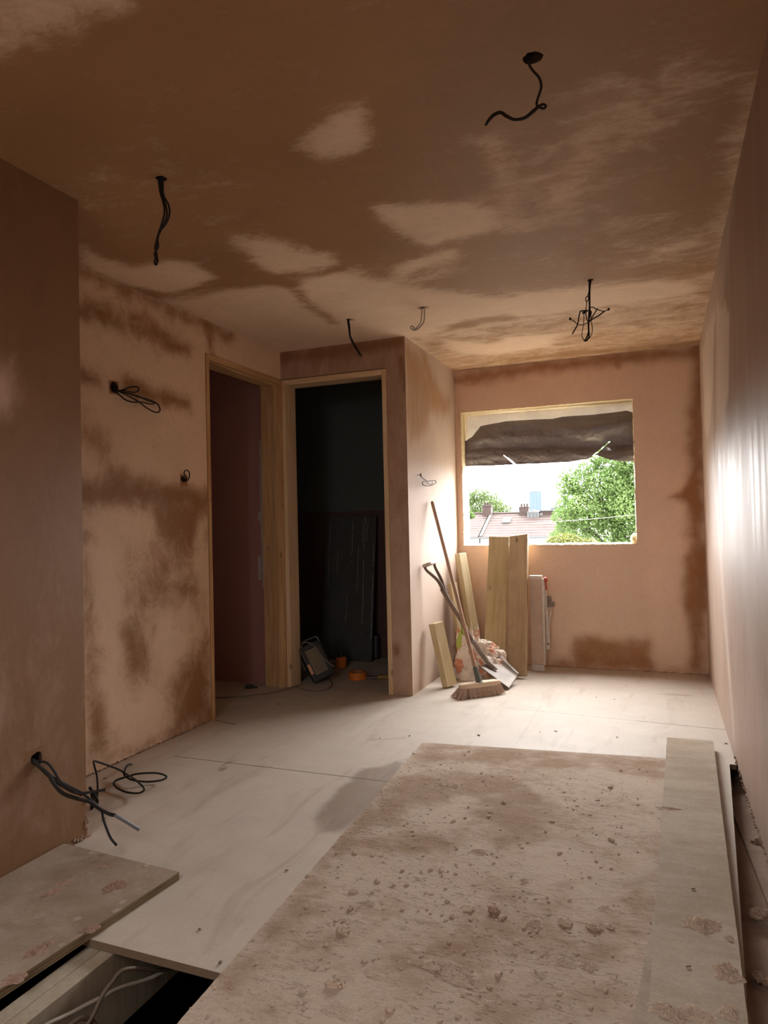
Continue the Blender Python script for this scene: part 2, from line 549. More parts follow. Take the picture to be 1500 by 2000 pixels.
M['floor'] = floor_mat()
M['dirty'] = dusty_mat('trodden_plaster_dust', (0.50, 0.405, 0.325), (0.29, 0.195, 0.125), 0.9, 0.6, 6.0, (1, 1.3, 1), None, 1.0, True)
M['ply'] = dusty_mat('spotted_plywood_face', (0.36, 0.285, 0.22), (0.22, 0.155, 0.105), 0.85, 0.3, 6.0, (1, 1, 1), (0.50, 0.42, 0.35), 0.35)
M['scaff'] = dusty_mat('grey_dusty_board', (0.44, 0.375, 0.30), (0.30, 0.235, 0.17), 0.8, 0.2, 5.0, (0.5, 2.4, 1), None, 0.3)
M['trough'] = dusty_mat('plaster_covered_subfloor', (0.40, 0.28, 0.22), (0.25, 0.16, 0.11), 0.7, 0.4)
M['ply_edge'] = wood('plywood_edge', (0.33, 0.25, 0.15), (0.14, 0.10, 0.06), knots=False, grain=90)


# ------------------------------------------------------------------ damp patches, with some light and shade painted in
def seg_dist(P, a, b):
    ab = b - a
    t = np.clip(((P - a) @ ab) / max(float(ab @ ab), 1e-12), 0, 1)
    return np.linalg.norm(P - (a + t[:, None] * ab), axis=1)


def damp_field(P, base, blobs):
    """P (n,2) plane coordinates; blobs: (kind, value, soft, width, points (n,2))."""
    d = np.full(len(P), float(base))
    for kind, val, soft, w, pts in blobs:
        pts = np.asarray(pts, float)
        if kind == 'line':
            dist = np.full(len(P), 1e9)
            for i in range(len(pts) - 1): dist = np.minimum(dist, seg_dist(P, pts[i], pts[i + 1]))
            sd = dist - w
        else:
            dist = np.full(len(P), 1e9)
            inside = np.zeros(len(P), bool)
            n = len(pts)
            for i in range(n):
                a, b = pts[i], pts[(i + 1) % n]
                dist = np.minimum(dist, seg_dist(P, a, b))
                cond = (a[1] > P[:, 1]) != (b[1] > P[:, 1])
                den = b[1] - a[1] if abs(b[1] - a[1]) > 1e-12 else 1e-12
                xi = (b[0] - a[0]) * (P[:, 1] - a[1]) / den + a[0]
                inside ^= cond & (P[:, 0] < xi)
            sd = np.where(inside, -dist, dist)
        k = np.clip(0.5 - sd / (2 * soft), 0, 1)
        k = k * k * (3 - 2 * k)
        d = d * (1 - k) + val * k
    return d


def grid_wall(name, ax, val, ur, vr, step, mat, openings=(), base=0.0, blobs=(), holes=(), warp=None, jag=0.0, kind='structure', extra_mats=()):
    """Flat plastered surface as a fine grid. ax: plane axis; (u, v) the other two axes in x<y<z order.
    openings: rectangles cut out. holes: (u, v, radius, depth sign*depth) cable holes with a real recess.
    blobs: ('p'|'l', value, soft, width, photo points) projected onto the plane."""
    i = 'xyz'.index(ax)
    ui, vi = [k for k in range(3) if k != i]

    def lines(r, cuts):
        ks = sorted(set([r[0], r[1]] + [c for c in cuts if r[0] < c < r[1]]))
        out = []
        for a, b in zip(ks[:-1], ks[1:]):
            n = max(1, int(round((b - a) / step)))
            out += [a + (b - a) * k / n for k in range(n)]
        return np.array(out + [ks[-1]])
    us = lines(ur, [c for o in openings for c in o[:2]])
    vs = lines(vr, [c for o in openings for c in o[2:]])
    nu, nv = len(us), len(vs)
    U, Vv = np.meshgrid(us, vs, indexing='ij')
    P = np.stack([U.ravel(), Vv.ravel()], 1)
    bl = []
    for b_ in blobs:
        k, value, soft, w, pts = b_
        q = [at(px, py, ax, val) for px, py in pts]
        bl.append(('line' if k == 'l' else 'poly', value, soft * (1.6 if ax == 'z' and val > 1 else 1.8 if name == 'wall_left' else 1.3), w, [(p[ui], p[vi]) for p in q]))
    Q = P.copy()
    if bl:
        for e in range(len(P)):
            a_, b_ = P[e]
            Q[e, 0] += .035 * mnoise.noise((a_ * 4, b_ * 4, 1.3)) + .020 * mnoise.noise((a_ * 11, b_ * 11, 5.3))
            Q[e, 1] += .035 * mnoise.noise((a_ * 4, b_ * 4, 7.1)) + .020 * mnoise.noise((a_ * 11, b_ * 11, 9.9))
    D = list(damp_field(Q, base, bl))
    co = np.zeros((len(P), 3))
    co[:, ui], co[:, vi], co[:, i] = P[:, 0], P[:, 1], val
    if jag:
        for (a, b, c, d) in openings:
            for e in range(len(P)):
                u, v = P[e]
                onu = (abs(u - a) < 1e-6 or abs(u - b) < 1e-6) and c - 1e-6 <= v <= d + 1e-6
                onv = (abs(v - c) < 1e-6 or abs(v - d) < 1e-6) and a - 1e-6 <= u <= b + 1e-6
                if onu: co[e, ui] += jag * (mnoise.noise(Vector((u * 9, v * 31, 3))) + .5 * mnoise.noise(Vector((u * 9, v * 90, 8))))
                if onv: co[e, vi] += jag * (mnoise.noise(Vector((u * 31, v * 9, 5))) + .5 * mnoise.noise(Vector((u * 90, v * 9, 4))))
    if warp is not None: co = warp(co)
    dead = np.zeros((nu - 1, nv - 1), bool)
    uc, vc = (us[:-1] + us[1:]) / 2, (vs[:-1] + vs[1:]) / 2
    for (a, b, c, d) in openings:
        dead |= ((uc > a) & (uc < b))[:, None] & ((vc > c) & (vc < d))[None, :]
    co = [tuple(x) for x in co]
    faces, mi = [], []
    extra = []
    for (hu, hv, hr, hd) in holes:
        m_ = hr * 1.25
        ia, ib = np.searchsorted(us, hu - m_) - 1, np.searchsorted(us, hu + m_)
        ja, jb = np.searchsorted(vs, hv - m_) - 1, np.searchsorted(vs, hv + m_)
        dead[ia:ib, ja:jb] = True
        loop = [(k, ja) for k in range(ia, ib)] + [(ib, k) for k in range(ja, jb)] + [(k, jb) for k in range(ib, ia, -1)] + [(ia, k) for k in range(jb, ja, -1)]
        ring, ring2 = [], []
        for n_, (a, b) in enumerate(loop):
            du, dv = us[a] - hu, vs[b] - hv
            L = math.hypot(du, dv)
            rr = hr * (1 + 0.22 * mnoise.noise(Vector((du / L * 2.3, dv / L * 2.3, hu * 7))))
            for dep, lst in ((0, ring), (hd, ring2)):
                p = [0, 0, 0]
                p[ui], p[vi], p[i] = hu + du / L * rr, hv + dv / L * rr, val + dep
                lst.append(len(co)); co.append(tuple(p)); D.append(1.0)
        n_ = len(loop)
        for k in range(n_):
            k2 = (k + 1) % n_
            o1, o2 = loop[k][0] * nv + loop[k][1], loop[k2][0] * nv + loop[k2][1]
            faces.append((o1, o2, ring[k2], ring[k])); mi.append(0)
            faces.append((ring[k], ring[k2], ring2[k2], ring2[k])); mi.append(1)
        faces.append(tuple(ring2)); mi.append(1)
    for a in range(nu - 1):
        for b in range(nv - 1):
            if dead[a, b]: continue
            faces.append((a * nv + b, (a + 1) * nv + b, (a + 1) * nv + b + 1, a * nv + b + 1)); mi.append(0)
    me = bpy.data.meshes.new(name)
    me.from_pydata(co, [], faces)
    me.update()
    me.materials.append(mat); me.materials.append(M['hole'])
    me.polygons.foreach_set('material_index', mi)
    at_ = me.attributes.new('damp', 'FLOAT', 'POINT')
    at_.data.foreach_set('value', np.array(D, dtype=np.float32))
    o = bpy.data.objects.new(name, me)
    COL.objects.link(o)
    o['kind'] = kind
    return o


# ================================================================== THE SETTING
hole_pts = {}
for key, px, py, ax, val in (('a', 315, 349, 'z', H), ('b', 1040, 113, 'z', H), ('c', 680, 624, 'z', H), ('d', 826, 601, 'z', H),
                             ('e', 1153, 547, 'z', H), ('f', 223, 757, 'x', XL), ('g', 358, 936, 'x', XL), ('h', 822, 928, 'x', XB), ('i', 72, 1482, 'x', XP)):
    hole_pts[key] = at(px, py, ax, val)
hp = hole_pts

ceil_blobs = [
    ('p', 0.05, .09, 0, [(320, 588), (430, 568), (560, 545), (700, 520), (830, 560), (960, 578), (1130, 560), (1375, 540), (1380, 700), (880, 740), (540, 700), (420, 650)]),
    ('p', 0.0, .05, 0, [(600, 275), (640, 225), (715, 200), (728, 250), (700, 290), (640, 308), (592, 292)]),
    ('p', 0.0, .05, 0, [(735, 402), (800, 400), (900, 395), (985, 402), (1010, 430), (960, 456), (890, 472), (830, 488), (790, 462), (745, 432)]),
    ('p', 0.05, .06, 0, [(455, 457), (520, 462), (585, 486), (640, 492), (655, 514), (600, 530), (530, 538), (490, 508)]),
    ('p', 0.0, .05, 0, [(150, 478), (200, 502), (262, 520), (330, 512), (370, 514), (436, 548), (330, 574), (250, 560), (150, 515)]),
    ('p', 0.0, .05, 0, [(755, 538), (800, 510), (890, 487), (912, 498), (850, 518), (795, 545)]),
    ('p', 0.75, .06, 0, [(690, 520), (730, 500), (775, 520), (760, 545), (720, 540)]),
    ('p', 0.5, .05, 0, [(780, 545), (850, 515), (900, 505), (905, 530), (850, 552), (800, 556)]),
    ('p', 0.8, .08, 0, [(905, 500), (1000, 475), (1120, 460), (1200, 470), (1160, 540), (1060, 565), (950, 575), (900, 550)]),
    ('p', 0.62, .12, 0, [(1120, 430), (1390, 400), (1385, 545), (1250, 530), (1160, 535)]),
    ('p', 0.15, .03, 0, [(1290, 486), (1370, 465), (1375, 475), (1300, 492)]),
    ('l', 0.85, .035, .012, [(310, 578), (430, 556), (540, 545), (640, 530), (740, 503), (800, 497)]),
    ('l', 0.85, .05, .012, [(800, 497), (890, 473), (1000, 450), (1100, 435), (1240, 405), (1380, 385)]),
    ('l', 0.85, .05, .05, [(425, 556), (520, 545), (560, 552)]),
    ('l', 0.85, .045, .022, [(545, 550), (600, 588)]),
    ('l', 0.75, .04, .03, [(610, 598), (655, 630)]),
    ('p', 0.35, .16, 0, [(1090, 230), (1200, 160), (1390, 140), (1390, 180), (1260, 270), (1180, 340), (1150, 400), (1030, 440), (1005, 420), (1060, 330)]),
    ('p', 0.55, .1, 0, [(940, 270), (985, 260), (1030, 440), (1000, 445)]),
    ('l', 0.35, .05, .02, [(955, 265), (975, 330), (1000, 400), (1018, 445)]),
    ('l', 0.40, .05, .04, [(1369, 672), (1400, 520), (1440, 330), (1475, 160)]),
    ('l', 0.8, .05, .012, [(845, 652), (930, 632), (1000, 622), (1090, 612), (1200, 598), (1380, 572)]),
    ('p', 0.75, .05, 0, [(860, 640), (910, 625), (990, 615), (1000, 625), (930, 640)]),
    ('p', 0.50, .07, 0, [(800, 662), (930, 640), (1090, 616), (1375, 580), (1380, 690), (880, 740)]),
    ('p', 0.0, .05, 0, [(868, 664), (960, 674), (1000, 660), (1080, 656), (1075, 676), (950, 692), (890, 684)]),
    ('l', 0.85, .06, .02, [(1010, 700), (1367, 668)]),
    ('p', 0.25, .05, 0, [(-40, -60), (300, -60), (250, 4), (130, 58), (-20, 112)]),
    ('p', 0.75, .25, 0, [(0, 480), (130, 300), (330, 250), (500, 360), (450, 450), (250, 480)]),
]
grid_wall('ceiling', 'z', H, (-4.0, XR), (YREAR, YW), .03, M['ceiling'], [ROOF_FILL], 0.92, ceil_blobs,
          [(hp[k][0], hp[k][1], r, .09) for k, r in (('a', .02), ('b', .026), ('c', .012), ('d', .016), ('e', .016))])

left_blobs = [
    ('l', .75, .05, .035, [(155, 528), (300, 588), (420, 642), (450, 660)]),
    ('l', .75, .03, .015, [(404, 640), (410, 684)]),
    ('p', .25, .06, 0, [(210, 575), (300, 610), (345, 640), (340, 660), (260, 640), (215, 620)]),
    ('l', .85, .05, .035, [(150, 598), (240, 628), (300, 652), (362, 682)]),
    ('l', .35, .08, .03, [(250, 655), (300, 690)]),
    ('l', .8, .05, .025, [(155, 735), (192, 748)]),
    ('l', .85, .05, .035, [(245, 752), (290, 765), (340, 782), (366, 786)]),
    ('l', .6, .08, .05, [(160, 830), (190, 860), (200, 880)]),
    ('l', .6, .08, .02, [(215, 930), (260, 935), (300, 950)]),
    ('l', .9, .06, .05, [(155, 965), (250, 962), (330, 970), (398, 975)]),
    ('p', .75, .07, 0, [(290, 985), (398, 978), (402, 1060), (350, 1105), (318, 1060)]),
    ('l', .6, .07, .05, [(165, 1050), (180, 1250), (195, 1460)]),
    ('p', .55, .1, 0, [(245, 1085), (330, 1070), (395, 1120), (402, 1230), (340, 1180), (300, 1200), (300, 1330), (245, 1330)]),
    ('p', .8, .06, 0, [(243, 1232), (295, 1228), (300, 1310), (250, 1322)]),
    ('p', .75, .09, 0, [(335, 1330), (360, 1290), (412, 1250), (416, 1400), (330, 1440)]),
    ('p', .8, .06, 0, [(175, 1370), (205, 1400), (215, 1440), (178, 1470)]),
    ('l', 0.0, .06, .04, [(205, 1080), (212, 1250), (228, 1420)]),
    ('l', 0.05, .07, .03, [(290, 1220), (305, 1320), (285, 1420)]),
    ('l', 0.1, .05, .02, [(390, 1030), (396, 1080)]),
    ('l', .55, .04, .02, [(175, 1505), (415, 1405)]),
]
D1 = (3.384, YB, 0.0, 2.155)
grid_wall('wall_left', 'x', XL, (YP, YB), (0, H), .025, M['left'], [D1], 0.05, left_blobs,
          [(hp['f'][1], hp['f'][2], .026, -.06), (hp['g'][1], hp['g'][2], .017, -.05)])

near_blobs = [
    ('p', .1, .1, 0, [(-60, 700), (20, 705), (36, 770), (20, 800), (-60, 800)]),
    ('p', .55, .5, 0, [(-700, 1150), (160, 1150), (175, 1660), (-700, 2200)]),  # paler lower part: plaster tone and stronger light low down, both in the colour
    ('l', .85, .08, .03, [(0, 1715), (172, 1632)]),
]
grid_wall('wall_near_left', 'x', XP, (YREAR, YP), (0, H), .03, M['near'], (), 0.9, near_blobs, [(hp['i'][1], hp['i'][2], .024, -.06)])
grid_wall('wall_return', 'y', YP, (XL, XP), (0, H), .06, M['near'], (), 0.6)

D2 = (-2.457, -1.662, 0.0, 2.155)
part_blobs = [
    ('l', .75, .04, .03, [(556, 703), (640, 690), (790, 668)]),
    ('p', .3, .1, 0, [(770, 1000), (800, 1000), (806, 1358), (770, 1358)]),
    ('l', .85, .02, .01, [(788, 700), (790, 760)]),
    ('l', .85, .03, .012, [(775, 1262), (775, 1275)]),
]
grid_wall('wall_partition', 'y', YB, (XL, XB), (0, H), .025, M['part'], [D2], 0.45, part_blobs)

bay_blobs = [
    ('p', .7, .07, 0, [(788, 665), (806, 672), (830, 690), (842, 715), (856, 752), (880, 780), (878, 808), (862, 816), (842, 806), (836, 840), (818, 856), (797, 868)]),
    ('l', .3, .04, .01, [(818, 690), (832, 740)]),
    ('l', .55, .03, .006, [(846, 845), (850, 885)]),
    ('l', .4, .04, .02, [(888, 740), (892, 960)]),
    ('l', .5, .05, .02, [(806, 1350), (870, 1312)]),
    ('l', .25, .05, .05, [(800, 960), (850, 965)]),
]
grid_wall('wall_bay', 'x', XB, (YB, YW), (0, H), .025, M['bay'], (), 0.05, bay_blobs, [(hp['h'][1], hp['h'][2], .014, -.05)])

far_blobs = [
    ('l', .8, .05, .04, [(885, 745), (960, 735), (1050, 718), (1200, 700), (1372, 685)]),
    ('l', .85, .06, .05, [(1368, 690), (1362, 850), (1358, 960), (1360, 1060), (1362, 1300)]),
    ('p', .9, .04, 0, [(1300, 972), (1335, 962), (1352, 940), (1372, 940), (1372, 1010), (1345, 985)]),
    ('p', .85, .05, 0, [(1335, 1090), (1380, 1070), (1380, 1240), (1350, 1230), (1333, 1180)]),
    ('p', .8, .05, 0, [(1125, 1252), (1160, 1240), (1210, 1248), (1250, 1248), (1262, 1235), (1270, 1280), (1282, 1300), (1278, 1315), (1060, 1305), (1075, 1292), (1120, 1290)]),
    ('p', .45, .1, 0, [(885, 1075), (915, 1085), (945, 1290), (890, 1290)]),
    ('l', .4, .05, .03, [(893, 760), (896, 1060)]),
    ('l', .3, .06, .04, [(1240, 1070), (1262, 1230)]),
    ('l', .55, .04, .012, [(1050, 1302), (1380, 1315)]),
    ('l', .7, .03, .02, [(1208, 700), (1210, 715)]),
]
grid_wall('wall_far', 'y', YW, (XB, XR), (0, H), .02, M['far'], [WIN], 0.22, far_blobs, jag=.006)

right_blobs = [
    ('p', .85, .15, 0, [(1412, 640), (1440, 350), (1475, 160), (1600, -500), (1600, 760), (1480, 800), (1425, 860)]),
    ('p', .0, .03, 0, [(1372, 690), (1384, 640), (1396, 610), (1391, 760), (1383, 850), (1376, 840)]),
    ('p', .05, .04, 0, [(1400, 600), (1424, 610), (1423, 760), (1412, 820), (1402, 830)]),
    ('l', .1, .06, .05, [(1400, 980), (1415, 1200), (1432, 1420)]),
    ('l', .75, .05, .02, [(1395, 640), (1396, 900)]),
    ('l', .05, .2, .05, [(1440, 860), (1450, 1040)]),  # pale streak: the window's sheen painted into the wall colour
]
def lift_bottom(co):
    c = np.array(co)
    k = np.where((c[:, 2] < 1e-6) & (c[:, 1] < 3.50))[0]
    c[k, 2] = 0.014 + 0.006 * np.sin(c[k, 1] * 37) + 0.004 * np.sin(c[k, 1] * 91)
    return c


grid_wall('wall_right', 'x', XR, (YREAR, YW), (0, H), .03, M['right'], (), 0.45, right_blobs, warp=lift_bottom)
grid_wall('wall_rear', 'y', YREAR, (XP, XR), (0, H), .06, M['near'], [REAR_FILL], 0.6)

# floor: sheets with an open hatch at the left front and an open strip along the right wall
floor_blobs = [
    ('p', .85, .05, 0, [(705, 1502), (760, 1494), (800, 1475), (790, 1530), (720, 1590), (660, 1632), (618, 1625), (598, 1600), (640, 1560)]),
    ('l', .55, .05, .03, [(735, 1446), (785, 1442)]),
    ('l', .7, .015, .012, [(462, 1472), (440, 1500)]),
    ('l', .75, .015, .022, [(440, 1500), (428, 1507)]),
    ('l', .3, .06, .05, [(400, 1452), (480, 1480)]),
    ('l', .45, .06, .03, [(960, 1370), (1010, 1368)]),
    ('l', .55, .05, .03, [(1290, 1356), (1345, 1358)]),
    ('l', .4, .05, .02, [(176, 1515), (415, 1415)]),
    ('l', .35, .1, .08, [(200, 1560), (300, 1545)]),
    ('l', .35, .05, .02, [(1270, 1390), (1290, 1420), (1285, 1480)]),
    ('p', .30, .3, 0, [(420, 1400), (800, 1360), (770, 1290), (430, 1330)]),  # shade beyond the bay corner painted into the floor colour
]
HATCH = (-1.80, -0.98, 0.20, 1.475)
STRIP = (0.24, XR, YREAR, 3.50)


def floor_warp(co):
    c = np.array(co)
    k = np.where((c[:, 0] > 0) & (c[:, 0] < STRIP[0] + 1e-6) & (c[:, 1] < STRIP[3] + 1e-6))[0]
    edge = 0.257 - (3.50 - c[k, 1]) * 0.061
    c[k, 0] *= np.clip(edge, .06, None) / STRIP[0]

    return c


fl = grid_wall('floor', 'z', 0.0, (-4.0, XR), (YREAR, YW), .03, M['floor'], [HATCH, STRIP], 0.0, floor_blobs, warp=floor_warp)
sol = fl.modifiers.new('thickness', 'SOLIDIFY')
sol.thickness = 0.022
sol.offset = 1.0
fl.data.flip_normals() if fl.data.polygons[0].normal.z < 0 else None
sol.offset = -1.0
fl.data.materials.append(plain('chipboard_edge', (.16, .105, .065), .9, scale=80))
sol.material_offset_rim = 2

# under the floor
b = MB()
b.bx(-4.03, 0.75, YREAR - .03, YW + .19, -0.74, -0.70)
o = b.build('floor_void', M['voidb']); o['kind'] = 'structure'
b = MB()
b.bx(-1.502, -1.456, -1.0, 3.2, -0.235, -0.026, .002); b.bx(-1.454, -1.408, -1.0, 3.2, -0.235, -0.026, .002)
o = b.build('floor_joist', M['joist']); tag(o, 'pale dusty double floor joist seen in the open floor hatch', 'joist')
b = MB()
b.bx(0.12, 0.62, YREAR, 4.6, -0.20, -0.085)
o = b.build('floor_ledge', M['trough']); o['kind'] = 'structure'
b = MB()
p1, p2 = at(1444, 1620, 'z', -.07), at(1500, 1766, 'z', -.07)
dd = (p2 - p1).normalized()
q1, q2 = p1 - dd * .35, p2 + dd * 1.0
b.add([(q1.x, q1.y, -.085), (q2.x, q2.y, -.085), (.62, q2.y, -.085), (.62, q1.y, -.085),
       (q1.x, q1.y, -.068), (q2.x, q2.y, -.068), (.62, q2.y, -.068), (.62, q1.y, -.068)],
      [(3, 2, 1, 0), (4, 5, 6, 7), (0, 1, 5, 4), (1, 2, 6, 5), (2, 3, 7, 6), (3, 0, 4, 7)])
o = b.build('floor_ledge_strip', M['trough']); o['kind'] = 'structure'
# outer side of the strip void
b = MB(); b.bx(0.60, 0.63, YREAR, YW + .17, -.72, H + .1)
b.bx(XR + .001, 0.63, YREAR, YW, .012, .03)
b.bx(-4.02, .63, YREAR - .03, YREAR, -.72, 0); b.bx(-4.03, -4.0, YREAR, YW + .17, -.72, 0)
o = b.build('floor_void_side', M['voidb']); o['kind'] = 'structure'

# rooms behind the two doorways
b = MB()
b.bx(-4.0, XL - .16, 4.285, 4.35, 0, H)
o = b.build('wall_back_room', M['pink']); o['kind'] = 'structure'
b = MB()
b.bx(-4.03, -4.0, 1.9, YW, 0, H); b.bx(-4.0, XL - .02, 1.9, 1.93, 0, H)
o = b.build('wall_back_room_side', M['pink']); o['kind'] = 'structure'
b = MB()
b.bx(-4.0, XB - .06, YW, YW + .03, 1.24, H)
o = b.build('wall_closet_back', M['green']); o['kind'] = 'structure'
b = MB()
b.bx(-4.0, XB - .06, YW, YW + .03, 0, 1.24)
o = b.build('wall_closet_lower', plain('pink_board_shaded', (.085, .045, .04), .85)); o['kind'] = 'structure'  # pink board with the closet's shade put into its colour
b = MB()
b.bx(-3.25, -3.2, 4.35, YW, 0, H); b.bx(XB - .10, XB - .06, YB + .11, YW, 0, H)
b.bx(-3.2, XL, 4.35, 4.37, 0, H)
o = b.build('wall_closet_side', M['green']); o['kind'] = 'structure'
b = MB()   # inner leaf of the partition beside and over the doorway
b.bx(D2[1], XB - .06, YB + .09, YB + .11, 0, H); b.bx(D2[0], D2[1], YB + .09, YB + .11, D2[3], H)
o = b.build('wall_partition_back', M['green']); o['kind'] = 'structure'
b = MB()
b.bx(XL - .12, XL - .10, 1.9, D1[0], 0, H); b.bx(XL - .12, XL - .10, D1[0], 4.285, D1[3], H)
o = b.build('wall_left_back', M['pink']); o['kind'] = 'structure'

# joint filler and orange tape line on the pink board seen through the first doorway
b = MB()
ys = 4.2845
def strip(b, pts, w, y=ys, thick=.002, jit=.006):
    P = [at(px, py, 'y', y) for px, py in pts]
    vs, fs = [], []
    n = 0
    for k in range(len(P) - 1):
        for t in range(8):
            p = P[k].lerp(P[k + 1], t / 8)
            vs += [p + V(-w + jit * mnoise.noise(p * 23), -thick, 0), p + V(w + jit * mnoise.noise(p * 31 + V(3, 3, 3)), -thick, 0)]
    for k in range(len(vs) // 2 - 1): fs.append((2 * k, 2 * k + 1, 2 * k + 3, 2 * k + 2))
    b.add(vs, fs)
strip(b, [(511, 860), (512, 960), (514, 1060), (517, 1160)], .017)
strip(b, [(507, 1085), (508, 1140)], .014, ys - .001)
strip(b, [(507, 1000), (508, 1020)], .012, ys - .001)
o = b.build('trim_1', M['skim']); o['kind'] = 'structure'

# ragged plaster along the foot of the walls
b = MB()
for k in range(150):
    t = k / 149
    y_ = 0.2 + t * (YP - .2)
    b.lump((XP + .002, y_, random.uniform(0, .016)), random.uniform(.004, .012), (.6, 1.6, .9), 1, .5, sit=False)
for k in range(26):
    b.lump((XP + random.uniform(-.004, .003), YP + random.uniform(-.006, .004), random.random() ** 2 * .16), random.uniform(.003, .008), (.8, .8, 1.5), 1, .5, sit=False)
o = b.build('trim_2', M['lump_pk']); o['kind'] = 'structure'
b = MB()
for k in range(120):
    y_ = YP + k / 119 * (D1[0] - YP)
    b.lump((XL + .002, y_, random.uniform(0, .006)), random.uniform(.003, .007), (.6, 1.8, .7), 1, .5, sit=False)
for k in range(120):
    x_ = XB + k / 119 * (XR - XB)
    b.lump((x_, YW - .002, random.uniform(0, .008)), random.uniform(.003, .008), (1.8, .6, .7), 1, .5, sit=False)
for k in range(90):
    y_ = 1.6 + k / 89 * 1.95
    b.lump((XR - .002, y_, .02 + random.uniform(-.008, .012)), random.uniform(.003, .008), (.6, 1.6, .8), 1, .5, sit=False)
o = b.build('trim_3', M['lump_pk']); o['kind'] = 'structure'

# door linings
def lining(name, label, pieces, mats, joints=()):
    root = bpy.data.objects.new(name, None); COL.objects.link(root)
    root['kind'] = 'structure'
    for (nm, bx, mt, ax) in pieces:
        m = MB()
        x0, x1, y0, y1, z0, z1 = bx
        if ax == 'z': axes = None; size = (x1 - x0, y1 - y0, z1 - z0)
        elif ax == 'x': axes = (V(0, 1, 0), V(0, 0, 1), V(1, 0, 0)); size = (y1 - y0, z1 - z0, x1 - x0)
        else: axes = (V(0, 0, 1), V(1, 0, 0), V(0, 1, 0)); size = (z1 - z0, x1 - x0, y1 - y0)
        m.box(((x0 + x1) / 2, (y0 + y1) / 2, (z0 + z1) / 2), size, axes, .002)
        m.build(nm, mt, root)
    return root
d1x0, d1x1 = XL - .150, XL + .006
lining('door_1', '', [
    ('jamb', (d1x0, d1x1, 3.387, 3.417, 0, 2.152), M['pine'], 'z'),
    ('jamb', (d1x0, d1x1, 4.226, 4.257, 0, 2.120), M['pine'], 'z'),
    ('head', (d1x0, d1x1, 3.417, 4.257, 2.120, 2.152), M['pine'], 'y'),
    ('stop_bead', (XL - .045, XL - .018, 3.417, 4.226, 2.108, 2.120), M['pine'], 'y'),
    ('stop_bead', (XL - .040, XL - .014, 4.216, 4.226, 0, 2.108), M['pine'], 'z')], None)
lining('door_2', '', [
    ('jamb', (-2.455, -2.424, YB - .006, YB + .135, 0, 2.150), M['pine_pale'], 'z'),
    ('jamb', (-1.695, -1.664, YB - .006, YB + .135, 0, 2.150), M['pine_pale'], 'z'),
    ('head', (-2.424, -1.695, YB - .006, YB + .135, 2.112, 2.150), M['pine_pale'], 'x')], None)

# window opening: rough reveals without a frame
root = bpy.data.objects.new('window_1', None); COL.objects.link(root); root['kind'] = 'structure'
def reveal(name, p0, p1, inward, mat, depth=.17, seed=0):
    """rough strip of the opening's edge running from p0 to p1, going outwards (+y)"""
    m = MB()
    n = 60
    vs, fs = [], []
    for k in range(n + 1):
        p = Vector(p0).lerp(Vector(p1), k / n)
        for j, y in enumerate((0, .012, .05, .11, depth)):
            a = .004 * mnoise.noise(Vector((k * .31, j * 2.3, seed))) + .004 * mnoise.noise(Vector((k * .9, j, seed + 5)))
            off = (.004 + .006 * j / 4 + a) if j else .002 + a
            vs.append(p + Vector(inward) * off + V(0, y, 0))
    for k in range(n):
        for j in range(4): fs.append((k * 5 + j, k * 5 + j + 1, (k + 1) * 5 + j + 1, (k + 1) * 5 + j))
    m.add(vs, fs)
    return m.build(name, mat, root, True)
x0, x1, z0, z1 = WIN
reveal('jamb_reveal', (x0 - .002, YW - .002, z0), (x0 - .002, YW - .002, z1), (1, 0, 0), M['raw'], seed=1)
reveal('jamb_reveal', (x1 + .002, YW - .002, z1), (x1 + .002, YW - .002, z0), (-1, 0, 0), M['raw'], seed=2)
reveal('head_reveal', (x0, YW - .002, z1 + .002), (x1, YW - .002, z1 + .002), (0, 0, -1), M['raw'], seed=3)
reveal('sill_reveal', (x1, YW - .002, z0 - .002), (x0, YW - .002, z0 - .002), (0, 0, 1), M['raw'], seed=4)
m = MB()
for k in range(46):
    t = random.random()
    m.lump((x0 + t * (x1 - x0), YW + .004 + random.random() * .02, z0 - .004), random.uniform(.006, .016), (1.3, .6, .8), 1, sit=False)
for k in range(30):
    m.lump((x0 + .0, YW + random.random() * .02, z0 + random.random() * (z1 - z0)), random.uniform(.005, .011), (.7, .6, 1.4), 1, sit=False)
for k in range(14):
    m.lump((x1, YW + random.random() * .02, z0 + random.random() * .5), random.uniform(.005, .010), (.6, .6, 1.4), 1, sit=False)
m.lump((x1 - .012, YW + .05, z0 + .035), .045, (.8, .8, 1.1), 2, sit=False)
m.build('ragged_edge', M['raw'], root)
# outer skin of the far wall so that daylight enters only through the opening
b = MB()
yo = YW + .17
b.bx(-4.03, x0, yo, yo + .02, -.75, H + .1); b.bx(x1, XR + .4, yo, yo + .02, -.75, H + .1)
b.bx(x0, x1, yo, yo + .02, z1, H + .1); b.bx(x0, x1, yo, yo + .02, -.75, z0)
o = b.build('wall_far_outer', M['raw']); o['kind'] = 'structure'
b = MB()
kx0, kx1, ky0, ky1 = ROOF_FILL
b.bx(-4.03, kx0, YREAR - .02, yo, H + .11, H + .13); b.bx(kx1, XR + .4, YREAR - .02, yo, H + .11, H + .13)
b.bx(kx0, kx1, YREAR - .02, ky0, H + .11, H + .13); b.bx(kx0, kx1, ky1, yo, H + .11, H + .13)
b.bx(kx0 - .02, kx0, ky0, ky1, H, H + .12); b.bx(kx1, kx1 + .02, ky0, ky1, H, H + .12)
b.bx(kx0, kx1, ky0 - .02, ky0, H, H + .12); b.bx(kx0, kx1, ky1, ky1 + .02, H, H + .12)
o = b.build('ceiling_outer', M['voidb']); o['kind'] = 'structure'


